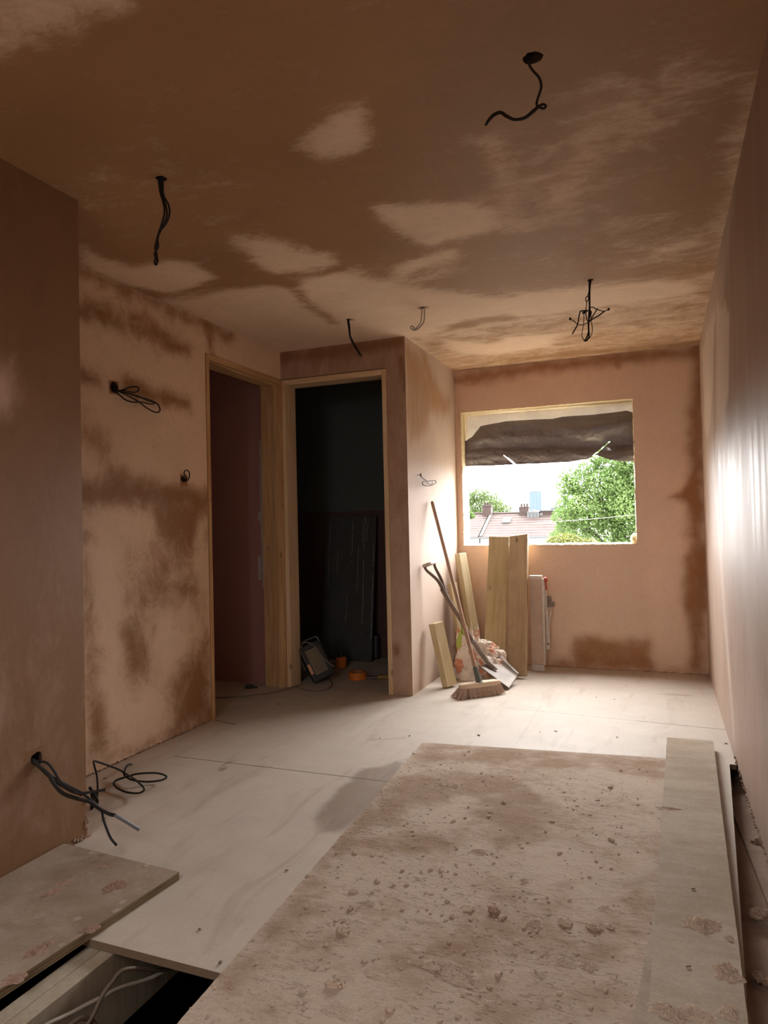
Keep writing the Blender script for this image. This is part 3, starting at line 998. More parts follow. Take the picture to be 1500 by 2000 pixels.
# ================================================================== MEMBRANE SHEETS IN THE WINDOW
def sheet_mat(name, col, rough, transl=0.0, spec=.4):
    m, nt, bs = new_mat(name)
    g = NT(nt)
    n = g.noise(g.coord('Object'), 9, 6, .6)
    c = g.mix(1.0, col, g.gray(n, .82, 1.18), 'MULTIPLY')
    sp = g.noise(g.coord('Object', (1, 1, .6)), 60, 2)
    c = g.mix(g.math('MULTIPLY', g.sstep(sp, .72, .8), .35), c, (.5, .45, .42))
    g.link(c, bs.inputs['Base Color'])
    bs.inputs['Roughness'].default_value = rough
    bs.inputs['Specular IOR Level'].default_value = spec
    if transl:
        t = g.n('ShaderNodeBsdfTranslucent')
        g.link(c, t.inputs['Color'])
        mx = g.n('ShaderNodeMixShader')
        mx.inputs[0].default_value = transl
        out = nt.nodes['Material Output']
        g.link(bs.outputs[0], mx.inputs[1]); g.link(t.outputs[0], mx.inputs[2]); g.link(mx.outputs[0], out.inputs['Surface'])
    return m


def curve_y(pts, x):
    for (xa, ya), (xb, yb) in zip(pts[:-1], pts[1:]):
        if x <= xb: return ya + (yb - ya) * (x - xa) / (xb - xa)
    return pts[-1][1]


YM = YW + .105
top_px = [(905, 864), (922, 853), (938, 832), (990, 823), (1045, 819), (1078, 818), (1098, 814), (1160, 809), (1224, 801), (1232, 804), (1240, 806)]
bot_px = [(905, 911), (960, 910), (1000, 908), (1073, 905), (1112, 903), (1152, 896), (1165, 889), (1190, 898), (1216, 902), (1240, 902)]
slits = [((1190, 862), (1152, 898), 2.6), ((986, 890), (1009, 909), 2.2)]
b = MB()
NU, NV = 300, 90
vs, fs = [], []
pxg = []
for a in range(NU + 1):
    px = 905 + (1240 - 905) * a / NU
    t0, t1 = curve_y(top_px, px), curve_y(bot_px, px)
    for c in range(NV + 1):
        s = c / NV
        py = t0 + (t1 - t0) * s
        p = at(px, py, 'y', YM)
        crease = .030 * math.exp(-((py - 868 - .02 * (1240 - px)) / 9.0) ** 2)
        wr = .034 * mnoise.noise(V(p.x * 3.2, p.z * 9, 1)) + .009 * mnoise.noise(V(p.x * 9 + p.z * 6, p.z * 22, 4)) + .004 * mnoise.noise(V(p.x * 40, p.z * 50, 7))
        fold = .05 * max(0, (px - 1110) / 130) * math.sin((py - 830) * .085 + px * .03)
        belly = .045 * math.sin(math.pi * min(1, s * 1.05)) + .03 * s
        p = p + FWD * 0 + V(0, wr + crease - belly * .6 + fold * .5, 0)
        vs.append(p); pxg.append((px, py))
for a in range(NU):
    for c in range(NV):
        px = (pxg[a * (NV + 1) + c][0] + pxg[(a + 1) * (NV + 1) + c][0]) / 2
        py = (pxg[a * (NV + 1) + c][1] + pxg[a * (NV + 1) + c + 1][1]) / 2
        cut = False
        for (A, B, w) in slits:
            ab = Vector((B[0] - A[0], B[1] - A[1]))
            t = ((px - A[0]) * ab.x + (py - A[1]) * ab.y) / ab.length_squared
            if 0 <= t <= 1.2:
                q = Vector((A[0], A[1])) + ab * t
                if math.hypot(px - q.x, py - q.y) < w * (0.35 + 0.65 * min(t, 1)) * .6: cut = True
        if not cut: fs.append((a * (NV + 1) + c, a * (NV + 1) + c + 1, (a + 1) * (NV + 1) + c + 1, (a + 1) * (NV + 1) + c))
b.add(vs, fs)
o = b.build('dark_membrane', sheet_mat('black_membrane', (.185, .165, .172), .34, spec=.6), None, True)
tag(o, 'torn dark grey plastic membrane hanging across the upper window opening', 'plastic sheet')
b = MB()
vs, fs = [], []
NU, NV = 80, 24
for a in range(NU + 1):
    x = x0 - .02 + (x1 - x0 + .04) * a / NU
    zt = z1 + .02
    zb = z1 - .20 + .02 * mnoise.noise(V(x * 4, 0, 2)) - (.16 * max(0, 1 - (x - x0) / .16) if x < x0 + .16 else 0)
    for c in range(NV + 1):
        s = c / NV
        z = zt + (zb - zt) * s
        y = YW + .158 - .02 * s + .006 * mnoise.noise(V(x * 5, z * 9, 3)) + .010 * mnoise.noise(V(x * 2 + z * 5, z * 3, 9))
        vs.append(V(x, min(y, YW + .166), z))
for a in range(NU):
    for c in range(NV):
        fs.append((a * (NV + 1) + c, a * (NV + 1) + c + 1, (a + 1) * (NV + 1) + c + 1, (a + 1) * (NV + 1) + c))
b.add(vs, fs)
o = b.build('white_membrane', sheet_mat('white_membrane', (.66, .60, .50), .7, .02), None, True)
tag(o, 'creamy white membrane strip under the head of the window opening', 'plastic sheet')


# ================================================================== BOARDS ON THE FLOOR
root = empty('dusty_sheet', (-.55, 2.2, 0), 'large thin sheet covered in trodden plaster dust, flat on the floor', 'sheet')
z = .009
A = [at(825, 1450, 'z', z), at(1303, 1480, 'z', z)]
lx = lambda y: A[0].x + (A[0].y - y) * .0560
rx = lambda y: A[1].x + (A[1].y - y) * .0560 + .06
b = MB()
NX, NY = 60, 130
vs, fs = [], []
y_top_l, y_top_r = A[0].y, A[1].y
for j in range(NY + 1):
    for i in range(NX + 1):
        s, t = i / NX, j / NY
        y = (y_top_l + (y_top_r - y_top_l) * s) - 2.44 * t
        x = lx(y) + (rx(y) - lx(y)) * s
        e = min(s, 1 - s, t, 1 - t)
        hgt = z + (.0015 * mnoise.noise(V(x * 25, y * 25, 0)) + .002 * mnoise.noise(V(x * 8, y * 8, 5))) * min(1, e * 20)
        if e == 0:
            x += .002 * mnoise.noise(V(x * 40, y * 40, 2)); y += .002 * mnoise.noise(V(x * 40, y * 40, 9))
        vs.append(V(x, y, hgt))
for j in range(NY):
    for i in range(NX):
        k = j * (NX + 1) + i
        fs.append((k, k + 1, k + NX + 2, k + NX + 1)[::-1])
n = len(vs)
edge = [i for i in range(NX + 1)] + [j * (NX + 1) + NX for j in range(1, NY + 1)] + [NY * (NX + 1) + i for i in range(NX - 1, -1, -1)] + [j * (NX + 1) for j in range(NY - 1, 0, -1)]
for e in edge: vs.append(V(vs[e].x, vs[e].y, 0.0))
for k in range(len(edge)):
    k2 = (k + 1) % len(edge)
    fs.append((edge[k], edge[k2], n + k2, n + k))
b.add(vs, fs)
sheet_obj = b.build('board', M['dirty'], root)
sb_ = []
for k_, val_, so_, w_, pts_ in (
        ('poly', .75, .06, 0, [(828, 1452), (1295, 1482), (1290, 1520), (1100, 1500), (960, 1490), (800, 1492)]),
        ('poly', .85, .08, 0, [(770, 1515), (900, 1510), (1050, 1530), (1090, 1600), (1060, 1650), (960, 1660), (960, 1610), (850, 1575), (735, 1592)]),
        ('line', 1.15, .03, .02, [(1005, 1530), (1045, 1556)]), ('line', 1.0, .04, .03, [(870, 1535), (915, 1545)]),
        ('line', .75, .05, .025, [(720, 1590), (560, 1790), (430, 1950)]), ('line', .65, .06, .05, [(800, 1655), (940, 1620)]),
        ('line', .7, .08, .06, [(1240, 1740), (1290, 1690)]), ('line', .6, .08, .05, [(640, 1860), (780, 1880)]),
        ('line', 0.0, .08, .06, [(760, 1625), (900, 1575)]), ('line', 0.0, .08, .08, [(1070, 1540), (1200, 1530)]), ('line', 0.05, .1, .09, [(700, 1720), (900, 1740)])):
    sb_.append((k_, val_, so_, w_, [(q_.x, q_.y) for q_ in (at(px_, py_, 'z', z) for px_, py_ in pts_)]))
P_sheet = np.array([(v_.x, v_.y) for v_ in b.v])
a_d = sheet_obj.data.attributes.new('damp', 'FLOAT', 'POINT')
a_d.data.foreach_set('value', damp_field(P_sheet, .28, sb_).astype(np.float32))
# plaster heaps trodden onto the sheet
def splat(name, c, rx_, ry_, h, mat, parent, rot=0.0, rough=1.0, n=44, freq=38, zoff=0.0):
    m = MB()
    vs, fs = [], []
    N = n
    ca, sa = math.cos(rot), math.sin(rot)
    o = Vector((random.random() * 40, random.random() * 40, 0))
    for r in range(N // 2 + 1):
        for k in range(N * 2):
            a = 2 * math.pi * k / (N * 2)
            q = r / (N // 2)
            lim = 1 + .35 * mnoise.noise(Vector((math.cos(a) * 1.5, math.sin(a) * 1.5, 0)) + o) + .18 * mnoise.noise(Vector((math.cos(a) * 4, math.sin(a) * 4, 3)) + o)
            x, y = math.cos(a) * q * lim * rx_, math.sin(a) * q * lim * ry_
            nn = .5 * mnoise.noise(Vector((x * freq, y * freq * 1.6, 0)) + o) + .6 * abs(mnoise.noise(Vector((x * freq * 2.2, y * freq * 3.6, 7)) + o)) + .4 * mnoise.noise(Vector((x * freq * 5, y * freq * 8, 2)) + o)
            hh = h * (max(0.0, (1 - q ** 2.0)) * (0.30 + rough * nn) - .10 * q)
            vs.append(Vector(c) + V(x * ca - y * sa, x * sa + y * ca, hh - (.002 if q == 1 else 0) + zoff))
    for r in range(N // 2):
        for k in range(N * 2):
            k2 = (k + 1) % (N * 2)
            fs.append((r * N * 2 + k, (r + 1) * N * 2 + k, (r + 1) * N * 2 + k2, r * N * 2 + k2))
    m.add(vs, fs)
    return m.build(name, mat, parent)


def c7(x, y): return (560 + x * .4933, 1430 + y * .4933)
for (x, y, a, b_, h) in ((640, 945, .085, .055, .016), (700, 985, .05, .035, .014), (760, 475, .045, .04, .009), (980, 760, .03, .045, .009),
                         (1090, 910, .04, .03, .009), (1195, 925, .03, .022, .010), (215, 1100, .06, .04, .008), (350, 962, .04, .018, .007),
                         (810, 1085, .035, .025, .008), (620, 215, .10, .05, .007), (940, 590, .02, .03, .007), (1260, 700, .03, .03, .006), (320, 680, .035, .025, .010),
                         (1000, 965, .03, .02, .007), (1300, 985, .035, .03, .006), (740, 1050, .04, .02, .008)):
    p = at(*c7(x, y), 'z', z)
    splat('plaster_heap', p, a * .85, b_ * .75, h * .95, M['dirty'], root, (random.random() - .5) * .8)
# trampled crumbs too many to count, fixed to the sheet
b = MB()
for k in range(1000):
    s, t = random.random(), random.random() ** .8
    y = y_top_l - 2.2 * t
    x = lx(y) + (rx(y) - lx(y) - .08) * s
    cl = mnoise.noise(V(x * 3, y * 3, 3))
    if random.random() > .55 + cl: continue
    b.lump((x, y, z), random.uniform(.0016, .0046) * (1 + .6 * random.random() ** 4), (1.4, 1, .7), 1, .4)
tag(b.build('plaster_crumbs', M['lump'], root), kind='stuff')

# single loose lumps
lump_pts = [(265, 632, 9), (360, 592, 8), (340, 490, 6), (270, 480, 8), (230, 745, 6), (198, 746, 5), (255, 697, 8), (410, 1100, 8), (840, 960, 8),
            (910, 832, 8), (855, 735, 9), (730, 705, 8), (1105, 757, 14), (1285, 428, 9), (1225, 512, 6), (1080, 480, 7), (500, 456, 6), (540, 490, 6),
            (458, 548, 6), (475, 607, 6), (572, 642, 5), (637, 670, 6), (310, 905, 6), (705, 1036, 7), (660, 355, 8), (860, 280, 8), (1280, 220, 8), (1050, 355, 7),
            (722, 78, 6), (1115, 790, 4), (680, 1125, 5), (83, 693, 6), (940, 775, 5), (1195, 770, 6), (800, 335, 7), (570, 545, 6), (610, 550, 6), (85, 570, 6),
            (340, 635, 6), (1285, 542, 5), (730, 740, 5), (645, 830, 6), (1280, 772, 9), (705, 92, 4), (655, 730, 6), (65, 1030, 6), (380, 1140, 5), (550, 640, 5), (1010, 885, 5)]
proto = None
gl = 'small loose plaster lumps on the dusty sheet'
for (x, y, s) in lump_pts:
    p = at(*c7(x, y), 'z', z)
    m = MB(); m.lump(p, s * .00108, (1.35, .95, .75), 2, .45, 1.9)
    o = m.build('plaster_lump', M['lump'])
    tag(o, 'small loose crumb of dried plaster lying on the dusty sheet', 'plaster lump', gl)
for (x, y, s, lab) in ((225, 787, .016, 'dark elongated plaster lump near the left edge of the dusty sheet'),
                       (195, 1002, .016, 'spiky dark plaster lump at the front left of the dusty sheet'),
                       (1215, 775, .015, 'dark split plaster lump at the right of the dusty sheet, beside the plank'),
                       (822, 712, .016, 'flat pale plaster lump near the middle of the dusty sheet')):
    p = at(*c7(x, y), 'z', z)
    m = MB(); m.lump(p, s, (1.4, .9, .65), 3, .6, 2.6)
    tag(m.build('plaster_lump', M['lump_pk'] if 'pale' in lab else M['lump']), lab, 'plaster lump')

# long grey plank over the sheet, along the open strip
def flat_plank(name, pts_px, ztop, th, mat, label, cat):
    P = [at(px, py, 'z', ztop) for px, py in pts_px]      # far left, far right, near right, near left
    c = sum(P, V(0, 0, 0)) / 4
    root = empty(name, (c.x, c.y, ztop - th), label, cat)
    m = MB()
    vs, fs = [], []
    N = 90
    for j in range(N + 1):
        t = j / N
        l, r = P[0].lerp(P[3], t), P[1].lerp(P[2], t)
        for i in range(9):
            p = l.lerp(r, i / 8)
            if i in (0, 8) or j in (0, N): p = p + V(.0015 * mnoise.noise(p * 30), .0015 * mnoise.noise(p * 27), 0)
            vs.append(p)
    for j in range(N):
        for i in range(8):
            k = j * 9 + i
            fs.append((k, k + 9, k + 10, k + 1))
    n = len(vs)
    edge = list(range(9)) + [j * 9 + 8 for j in range(1, N + 1)] + [N * 9 + i for i in range(7, -1, -1)] + [j * 9 for j in range(N - 1, 0, -1)]
    vs += [vs[e] - V(0, 0, th) for e in edge]
    for k in range(len(edge)):
        k2 = (k + 1) % len(edge)
        fs.append((edge[k2], edge[k], n + k, n + k2))
    fs.append(tuple(n + k for k in range(len(edge))))
    m.add(vs, fs)
    m.build('board', mat, root)
    return root, P
ext = lambda a, b_, t: (a[0] + (b_[0] - a[0]) * t, a[1] + (b_[1] - a[1]) * t)
r1, P1 = flat_plank('grey_batten', [(1287, 1735), (1330, 1735), (1330, 2080), (1219, 2080)], .0198, .0065, M['scaff'],
                    'thin grey strip of board partly under the long plank', 'strip')
r2, P2 = flat_plank('scaffold_plank', [(1303, 1440), (1393, 1447), (1472, 2085), (1260, 2085)], .0395, .019, M['scaff'],
                    'long grey dusty plank lying along the right side of the room', 'plank')
for (x, y, a, b_, h) in ((690, 1405, .058, .040, .011), (845, 1488, .014, .012, .008), (825, 1690, .036, .042, .012), (490, 1935, .05, .03, .010), (850, 1935, .026, .03, .009),
                         (490, 705, .05, .02, .004), (650, 1940, .04, .03, .006)):
    p = at(1150 + x * .325, 1350 + y * .325, 'z', .0395)
    splat('plaster_splat', p, a, b_, h, M['lump_d'], r2, (random.random() - .5) * .8, freq=60, rough=1.3)
for (x, y) in ((628, 1192), (600, 1660)):
    p = at(1150 + x * .325, 1350 + y * .325, 'z', .0395)
    m = MB(); m.box(p + V(0, 0, .003), (.012, .004, .003), (V(.8, .5, 0), V(-.5, .8, 0), V(0, 0, 1)), .001)
    tag(m.build('wood_chip', M['shaft']), 'tiny dark chip lying on the long grey plank', 'chip', 'dark chips on the plank')
# droppings in the open strip
for (px, py, a, lab) in ((1490, 1790, .030, 'dried plaster dropping in the open strip beside the right wall'),
                         (1488, 1912, .022, 'dark plaster clod in the open strip, nearest the camera'),
                         (1478, 1643, .022, 'broken plaster clod at the foot of the right wall in the open strip')):
    p = at(px, py, 'z', -.068)
    m = MB(); m.lump(p, a, (1.2, 1, .5), 3, .6, 3.0)
    tag(m.build('plaster_clod', M['lump_pk']), lab, 'plaster lump')
# plywood sheet at left over the hatch
root = empty('plywood_sheet', (-1.73, 1.0, 0), 'thick spotted plywood sheet at lower left, partly covering the floor hatch', 'plywood')
zt = .026
c1 = at(350, 1703, 'z', zt); c2 = at(0, 1931, 'z', zt)
dirv = (c2 - c1).normalized()
per = V(-dirv.y, dirv.x, 0)
if per.x > 0: per = -per
c4 = at(178, 1661, 'z', zt)
b = MB()
far_l = V(XP + .006, c4.y + .01, zt)
near_r = c1 + dirv * 1.7
near_l = V(XP + .006, near_r.y, zt)
top = [c1, near_r, near_l, far_l]
b.add([p for p in top] + [p - V(0, 0, zt - .001) for p in top], [(0, 1, 2, 3)[::-1], (4, 5, 6, 7)])
o = b.build('face', M['ply'], root)
b = MB()
for k in range(5):     # five plies along the edges
    za, zb = zt - .0005 - k * .005, zt - .0005 - (k + 1) * .005 + .0006
    off = .0008 * (k % 2)
    vs = [V(p.x, p.y, zz) for zz in (za, zb) for p in (c1 + per * off, near_r + per * off)]
    b.add(vs, [(0, 1, 3, 2)], [V(0, v.z, (v - c1).length) for v in vs])
    vs = [V(p.x, p.y, zz) for zz in (za, zb) for p in (far_l, c1 + per * off)]
    b.add(vs, [(0, 1, 3, 2)], [V(0, v.z, (v - c1).length) for v in vs])
    vs = [V(p.x, p.y, zz) for zz in (za, zb) for p in (near_r, near_l)]
    b.add(vs, [(0, 1, 3, 2)], [V(0, v.z, (v - c1).length) for v in vs])
b.build('ply_edge', M['ply_edge'], root)
def c5(x, y): return (x * .32, 1420 + y * .32)
for (x, y, a, b_, h, mt) in ((640, 845, .022, .014, .006, 'lump_pk'), (895, 845, .012, .008, .006, 'lump'), (710, 970, .045, .026, .013, 'lump_pk'), (325, 1010, .028, .018, .008, 'lump_pk'),
                             (550, 1232, .026, .016, .008, 'lump_pk'), (235, 1360, .042, .026, .009, 'lump_pk'), (90, 1530, .03, .024, .005, 'lump_pk'), (395, 945, .03, .015, .003, 'lump_pk'),
                             (785, 893, .010, .005, .004, 'lump')):
    p = at(*c5(x, y), 'z', zt)
    splat('plaster_splat', p, a, b_, h * 1.5, M[mt], root, .5 + random.random(), freq=55)


# ================================================================== CABLES
def cable(name, label, loc, strands, group=None, cat='cable', seg=8):
    """strands: (child name, material key, radius, 3-D points)"""
    root = empty(name, loc, label, cat, group)
    for (nm, mk, r, pts) in strands:
        m = MB(); m.tube(pts, r, seg, 5)
        m.build(nm, M[mk], root, True)
    return root


def onp(ax, val, pts, jit=0.0):
    out = []
    for k, (px, py) in enumerate(pts):
        out.append(at(px, py, ax, val + jit * math.sin(k * 1.7)))
    return out


y = hp['a'].y
up_in = lambda p, dz=.05: [p + V(0, 0, dz)]
A_ = onp('y', y, [(310, 350), (313, 375), (320, 400), (321, 418), (315, 440), (310, 456), (306, 470), (303, 484), (306, 498), (302, 510), (304, 517), (308, 508), (304, 496)], .004)
B_ = onp('y', y - .006, [(318, 352), (319, 380), (329, 400), (331, 418), (325, 435), (314, 450), (308, 466), (309, 482), (302, 496), (307, 508), (305, 518)], .004)
C_ = onp('y', y + .006, [(314, 352), (316, 378), (324, 402), (326, 420), (320, 438), (311, 454), (306, 476), (306, 490)], .003)
for q in (A_, B_, C_): q.insert(0, q[0] + V(0, 0, .06))
cable('hanging_cable', 'twisted dark cables hanging from ceiling above the near left wall corner', hp['a'],
      [('strand', 'cable', .0036, A_), ('strand', 'cable', .0036, B_), ('strand', 'cable', .0032, C_)])
y = hp['b'].y
A_ = onp('y', y, [(1033, 122), (1041, 138), (1053, 152), (1057, 170), (1051, 190), (1048, 203), (1053, 209), (1062, 212), (1066, 207), (1060, 204), (1050, 209), (1040, 217), (1025, 229), (1005, 233), (990, 226), (978, 219), (965, 223), (955, 233), (948, 245)], .003)
B_ = onp('y', y - .006, [(1052, 209), (1041, 219), (1025, 231), (1005, 234), (989, 228), (978, 221), (966, 225), (956, 234), (949, 244)], .002)
A_.insert(0, V(hp['b'].x - .012, y, H + .06))
cable('hanging_cable', 'single dark cable curling from the round ceiling hole near the top', hp['b'],
      [('strand', 'cable', .0034, A_), ('strand', 'cable', .0034, B_)])
y = hp['c'].y
A_ = onp('y', y, [(681, 625), (683, 640), (684, 655), (690, 668), (698, 682), (706, 696)])
B_ = onp('y', y - .008, [(679, 626), (681, 641), (683, 656), (688, 669), (696, 683), (704, 695)])
for q in (A_, B_): q.insert(0, q[0] + V(0, 0, .05))
cable('hanging_cable', 'short straight dark cable end hanging in front of the second doorway', hp['c'],
      [('strand', 'cable', .0042, A_), ('strand', 'cable', .0036, B_)])
y = hp['d'].y
A_ = onp('y', y, [(824, 602), (823, 620), (821, 631), (814, 640), (808, 644), (803, 642), (802, 639), (805, 637), (809, 640), (811, 644)])
B_ = onp('y', y - .008, [(829, 602), (829, 618), (827, 630), (820, 639), (813, 644), (808, 645)])
for q in (A_, B_): q.insert(0, q[0] + V(0, 0, .05))
cable('hanging_cable', 'pale hooked cable loop hanging from the ceiling near the bay corner', hp['d'],
      [('strand', 'cable_lt', .0042, A_), ('strand', 'cable_lt', .0046, B_)])


def c6(x, y): return (1080 + x * .09333, 520 + y * .09333)
y = hp['e'].y
bunch = [
    (.0042, [(760, 280), (760, 500), (765, 800), (755, 1000), (745, 1250), (740, 1400), (680, 1540)]),
    (.0042, [(790, 290), (770, 480), (770, 760), (770, 1000), (740, 1200), (755, 1420), (745, 1500), (700, 1560), (650, 1550)]),
    (.0028, [(765, 450), (735, 600), (690, 660), (690, 720), (720, 730), (745, 660), (720, 620)]),
    (.0024, [(710, 720), (690, 900), (690, 1020), (720, 1140), (750, 1180)]),
    (.0024, [(770, 870), (840, 860), (920, 905), (1060, 940), (1130, 920), (1180, 885)]),
    (.0034, [(1080, 940), (960, 1030), (820, 1110), (760, 1160)]),
    (.0034, [(935, 880), (860, 1000), (800, 1100), (760, 1160)]),
    (.0022, [(360, 1100), (440, 1150), (520, 1215), (600, 1230), (680, 1205), (750, 1170)]),
    (.0036, [(405, 1415), (480, 1290), (525, 1180), (550, 1020), (580, 940), (640, 935), (720, 925)]),
    (.0020, [(650, 980), (640, 1200), (620, 1330), (605, 1440), (630, 1520), (680, 1560)]),
    (.0020, [(790, 950), (800, 1130), (825, 1280), (815, 1400), (780, 1480), (720, 1540)]),
    (.0030, [(640, 975), (690, 950), (650, 960), (620, 975), (650, 990), (720, 935), (790, 940), (800, 980), (770, 1060)]),
]
st = []
for k, (r, pts) in enumerate(bunch):
    q = onp('y', y + .004 * math.sin(k * 2.1), [c6(*p) for p in pts], .003)
    if k < 2: q.insert(0, q[0] + V(0, 0, .05))
    st.append(('strand', 'cable', r, q))
rt = cable('hanging_cable', 'tangled bunch of thin dark cables hanging in front of the window wall', hp['e'], st, seg=6)
for (x, y_) in ((360, 1100), (1165, 900)):
    m = MB(); m.lump(at(*c6(x, y_), 'y', y), .007, (1, 1, 1.2), 1, .2, sit=False); m.build('taped_end', M['cable'], rt)


def c8(x, y): return (200 + x * .14667, 720 + y * .14667)
xs = XL + .05
def off_wall(x_wall, sign, pts, far=.06):
    n = len(pts)
    return [at(px, py, 'x', x_wall + sign * (.006 + far * math.sin(math.pi * min(1, (k + .3) / n)))) for k, (px, py) in enumerate(pts)]
A_ = off_wall(XL, 1, [c8(*p) for p in ((150, 290), (260, 285), (360, 250), (440, 240), (487, 260), (470, 300), (400, 315), (300, 290), (180, 300))])
B_ = off_wall(XL, 1, [c8(*p) for p in ((160, 290), (300, 320), (450, 365), (600, 410), (720, 460), (765, 530), (755, 575), (700, 580), (600, 530), (480, 440), (350, 365), (230, 310))])
C_ = off_wall(XL, 1, [c8(*p) for p in ((170, 300), (240, 360), (300, 410), (400, 445), (520, 445), (620, 470), (690, 465), (660, 430), (520, 390), (380, 340), (240, 290))])
D_ = off_wall(XL, 1, [c8(*p) for p in ((170, 280), (330, 320), (480, 370), (620, 430), (690, 450))])
for q in (A_, B_, C_, D_): q.insert(0, hp['f'] + V(-.05, 0, 0)); q.insert(1, hp['f'] + V(.004, 0, 0))
cable('looped_cable', 'bundle of dark cable loops sticking out of the upper left wall', hp['f'],
      [('strand', 'cable', .0036, q) for q in (A_, B_, C_, D_)])
A_ = off_wall(XL, 1, [c8(*p) for p in ((1080, 1470), (1120, 1480), (1120, 1450), (1090, 1400), (1100, 1360), (1135, 1355), (1158, 1390), (1152, 1460), (1120, 1500), (1080, 1490))], .03)
A_.insert(0, hp['g'] + V(-.04, 0, 0))
cable('looped_cable', 'small dark cable loop on the left wall beside the first doorway', hp['g'], [('strand', 'cable', .0032, A_), ('strand', 'cable', .0032, [p + V(.004, -.012, -.004) for p in A_[:4]])])


def c9(x, y): return (780 + x * .23, 640 + y * .23)
A_ = off_wall(XB, 1, [c9(*p) for p in ((175, 1250), (200, 1280), (240, 1303), (275, 1300), (305, 1300), (310, 1315), (285, 1335), (245, 1345), (205, 1335), (195, 1315), (215, 1305), (250, 1325), (270, 1338), (282, 1315))], .05)
A_.insert(0, hp['h'] + V(-.04, 0, 0))
cable('looped_cable', 'small dark cable loop on the bay wall above the broom handle', hp['h'], [('strand', 'cable', .0028, A_)])


def prog(pts, x0_, x1_):
    n = len(pts) - 1
    return [at(px, py, 'x', x0_ + (x1_ - x0_) * k / n) for k, (px, py) in enumerate(pts)]
A_ = prog([(66, 1487), (80, 1500), (95, 1513), (105, 1530), (122, 1549), (148, 1559), (175, 1566), (195, 1580), (214, 1590), (224, 1592), (245, 1604), (271, 1620)], XP + .004, XP + .26)
A1, A2 = A_[:10], A_[9:]
B_ = prog([(72, 1486), (92, 1490), (106, 1507), (117, 1525), (135, 1540), (160, 1553)], XP + .004, XP + .13)
C_ = prog([(74, 1493), (95, 1512), (130, 1533), (160, 1549), (182, 1566), (198, 1583), (202, 1600), (209, 1620), (217, 1638), (228, 1651)], XP + .004, XP + .22)
D_ = prog([(70, 1492), (100, 1520), (125, 1537), (150, 1549), (178, 1547), (206, 1542)], XP + .006, XP + .20)
for q in (A1, B_, C_, D_): q.insert(0, hp['i'] + V(-.05, 0, 0))
rt = cable('wall_cable', 'twisted grey cables sticking out low on the near left wall', hp['i'],
           [('strand', 'cable', .0062, A1), ('strand', 'cable', .0042, B_), ('strand', 'cable', .0044, C_), ('strand', 'cable', .0046, D_)])
m = MB(); m.tube(A2, .0064, 10, 5); m.build('bare_end', M['cable_gy'], rt, True)


def c10(x, y): return (160 + x * .12667, 1440 + y * .12667)
def floorz(pts, zs):
    n = len(pts)
    return [at(*c10(*p), 'z', zs[min(k, len(zs) - 1)]) for k, p in enumerate(pts)]
coil = floorz([(765, 330), (700, 430), (655, 530), (660, 590), (750, 650), (870, 675), (1000, 685), (1150, 675), (1270, 645), (1300, 600), (1200, 560), (1050, 550), (850, 565), (740, 595)],
              [.03, .04, .03, .02, .02, .02, .012, .01, .02, .04, .06, .055, .05, .04])
coil2 = [at(*c10(*p), 'z', zz) for p, zz in (((740, 595), .03), ((620, 630), .02), ((520, 670), .014), ((490, 720), .016), ((540, 780), .014), ((650, 835), .012), ((780, 860), .014), ((900, 855), .025), ((960, 800), .04), ((900, 720), .06), ((800, 640), .08))]
coil3 = [at(*c10(*p), 'y', yy) for p, yy in (((800, 640), 2.52), ((650, 545), 2.47), ((550, 490), 2.42), ((420, 440), 2.36), ((260, 385), 2.29), ((185, 370), 2.26), ((195, 450), 2.25), ((225, 560), 2.24), ((242, 700), 2.22), ((240, 850), 2.20), ((225, 950), 2.19), ((180, 1050), 2.17), ((125, 1150), 2.15))]
coil[0].z = .004
p0 = coil2[-1]
full = coil + coil2[1:] + coil3[1:]
rt = cable('floor_cable', 'loose grey cable coiled on the floor by the left wall', (full[0].x, full[0].y, 0), [('strand', 'cable', .0042, full)])
knot = [at(*c10(*p), 'y', 2.12 + .01 * k) for k, p in enumerate(((120, 775), (160, 830), (200, 900), (240, 990), (200, 1040), (150, 1090), (122, 1120), (180, 980), (150, 880), (220, 850)))]
m = MB(); m.tube(knot, .006, 8, 5); m.build('strand', M['cable'], rt, True)

# cables down in the hatch
def c4_(x, y): return (x * .3, 1780 + y * .3)
A_ = [at(*c4_(*p), 'x', xx) for p, xx in (((60, 850), -1.385), ((230, 780), -1.385), ((330, 725), -1.38), ((450, 670), -1.375), ((560, 610), -1.365), ((690, 545), -1.35), ((790, 495), -1.345))] + [V(-1.315, 1.56, -.105), V(-1.28, 1.75, -.10)]
cable('hatch_cable', 'white and brown cable lying in the open floor hatch beside the joist', (A_[0].x, A_[0].y, -.2), [('strand', 'cable_md', .0055, A_)])
B_ = [at(*c4_(*p), 'x', xx) for p, xx in (((500, 950), -1.335), ((540, 790), -1.335), ((610, 670), -1.33), ((660, 560), -1.325), ((730, 460), -1.315), ((830, 375), -1.30))] + [V(-1.285, 1.58, -.095), V(-1.26, 1.78, -.09)]
C_ = [at(*c4_(*p), 'x', xx) for p, xx in (((380, 800), -1.35), ((470, 730), -1.345), ((530, 695), -1.34), ((590, 710), -1.335), ((620, 745), -1.33), ((640, 850), -1.325))]
cable('hatch_cable', 'brown cable rising through the middle of the open floor hatch', (B_[0].x, B_[0].y, -.2),
      [('strand', 'cable_br', .0055, B_), ('strand', 'cable_br', .0055, C_)])


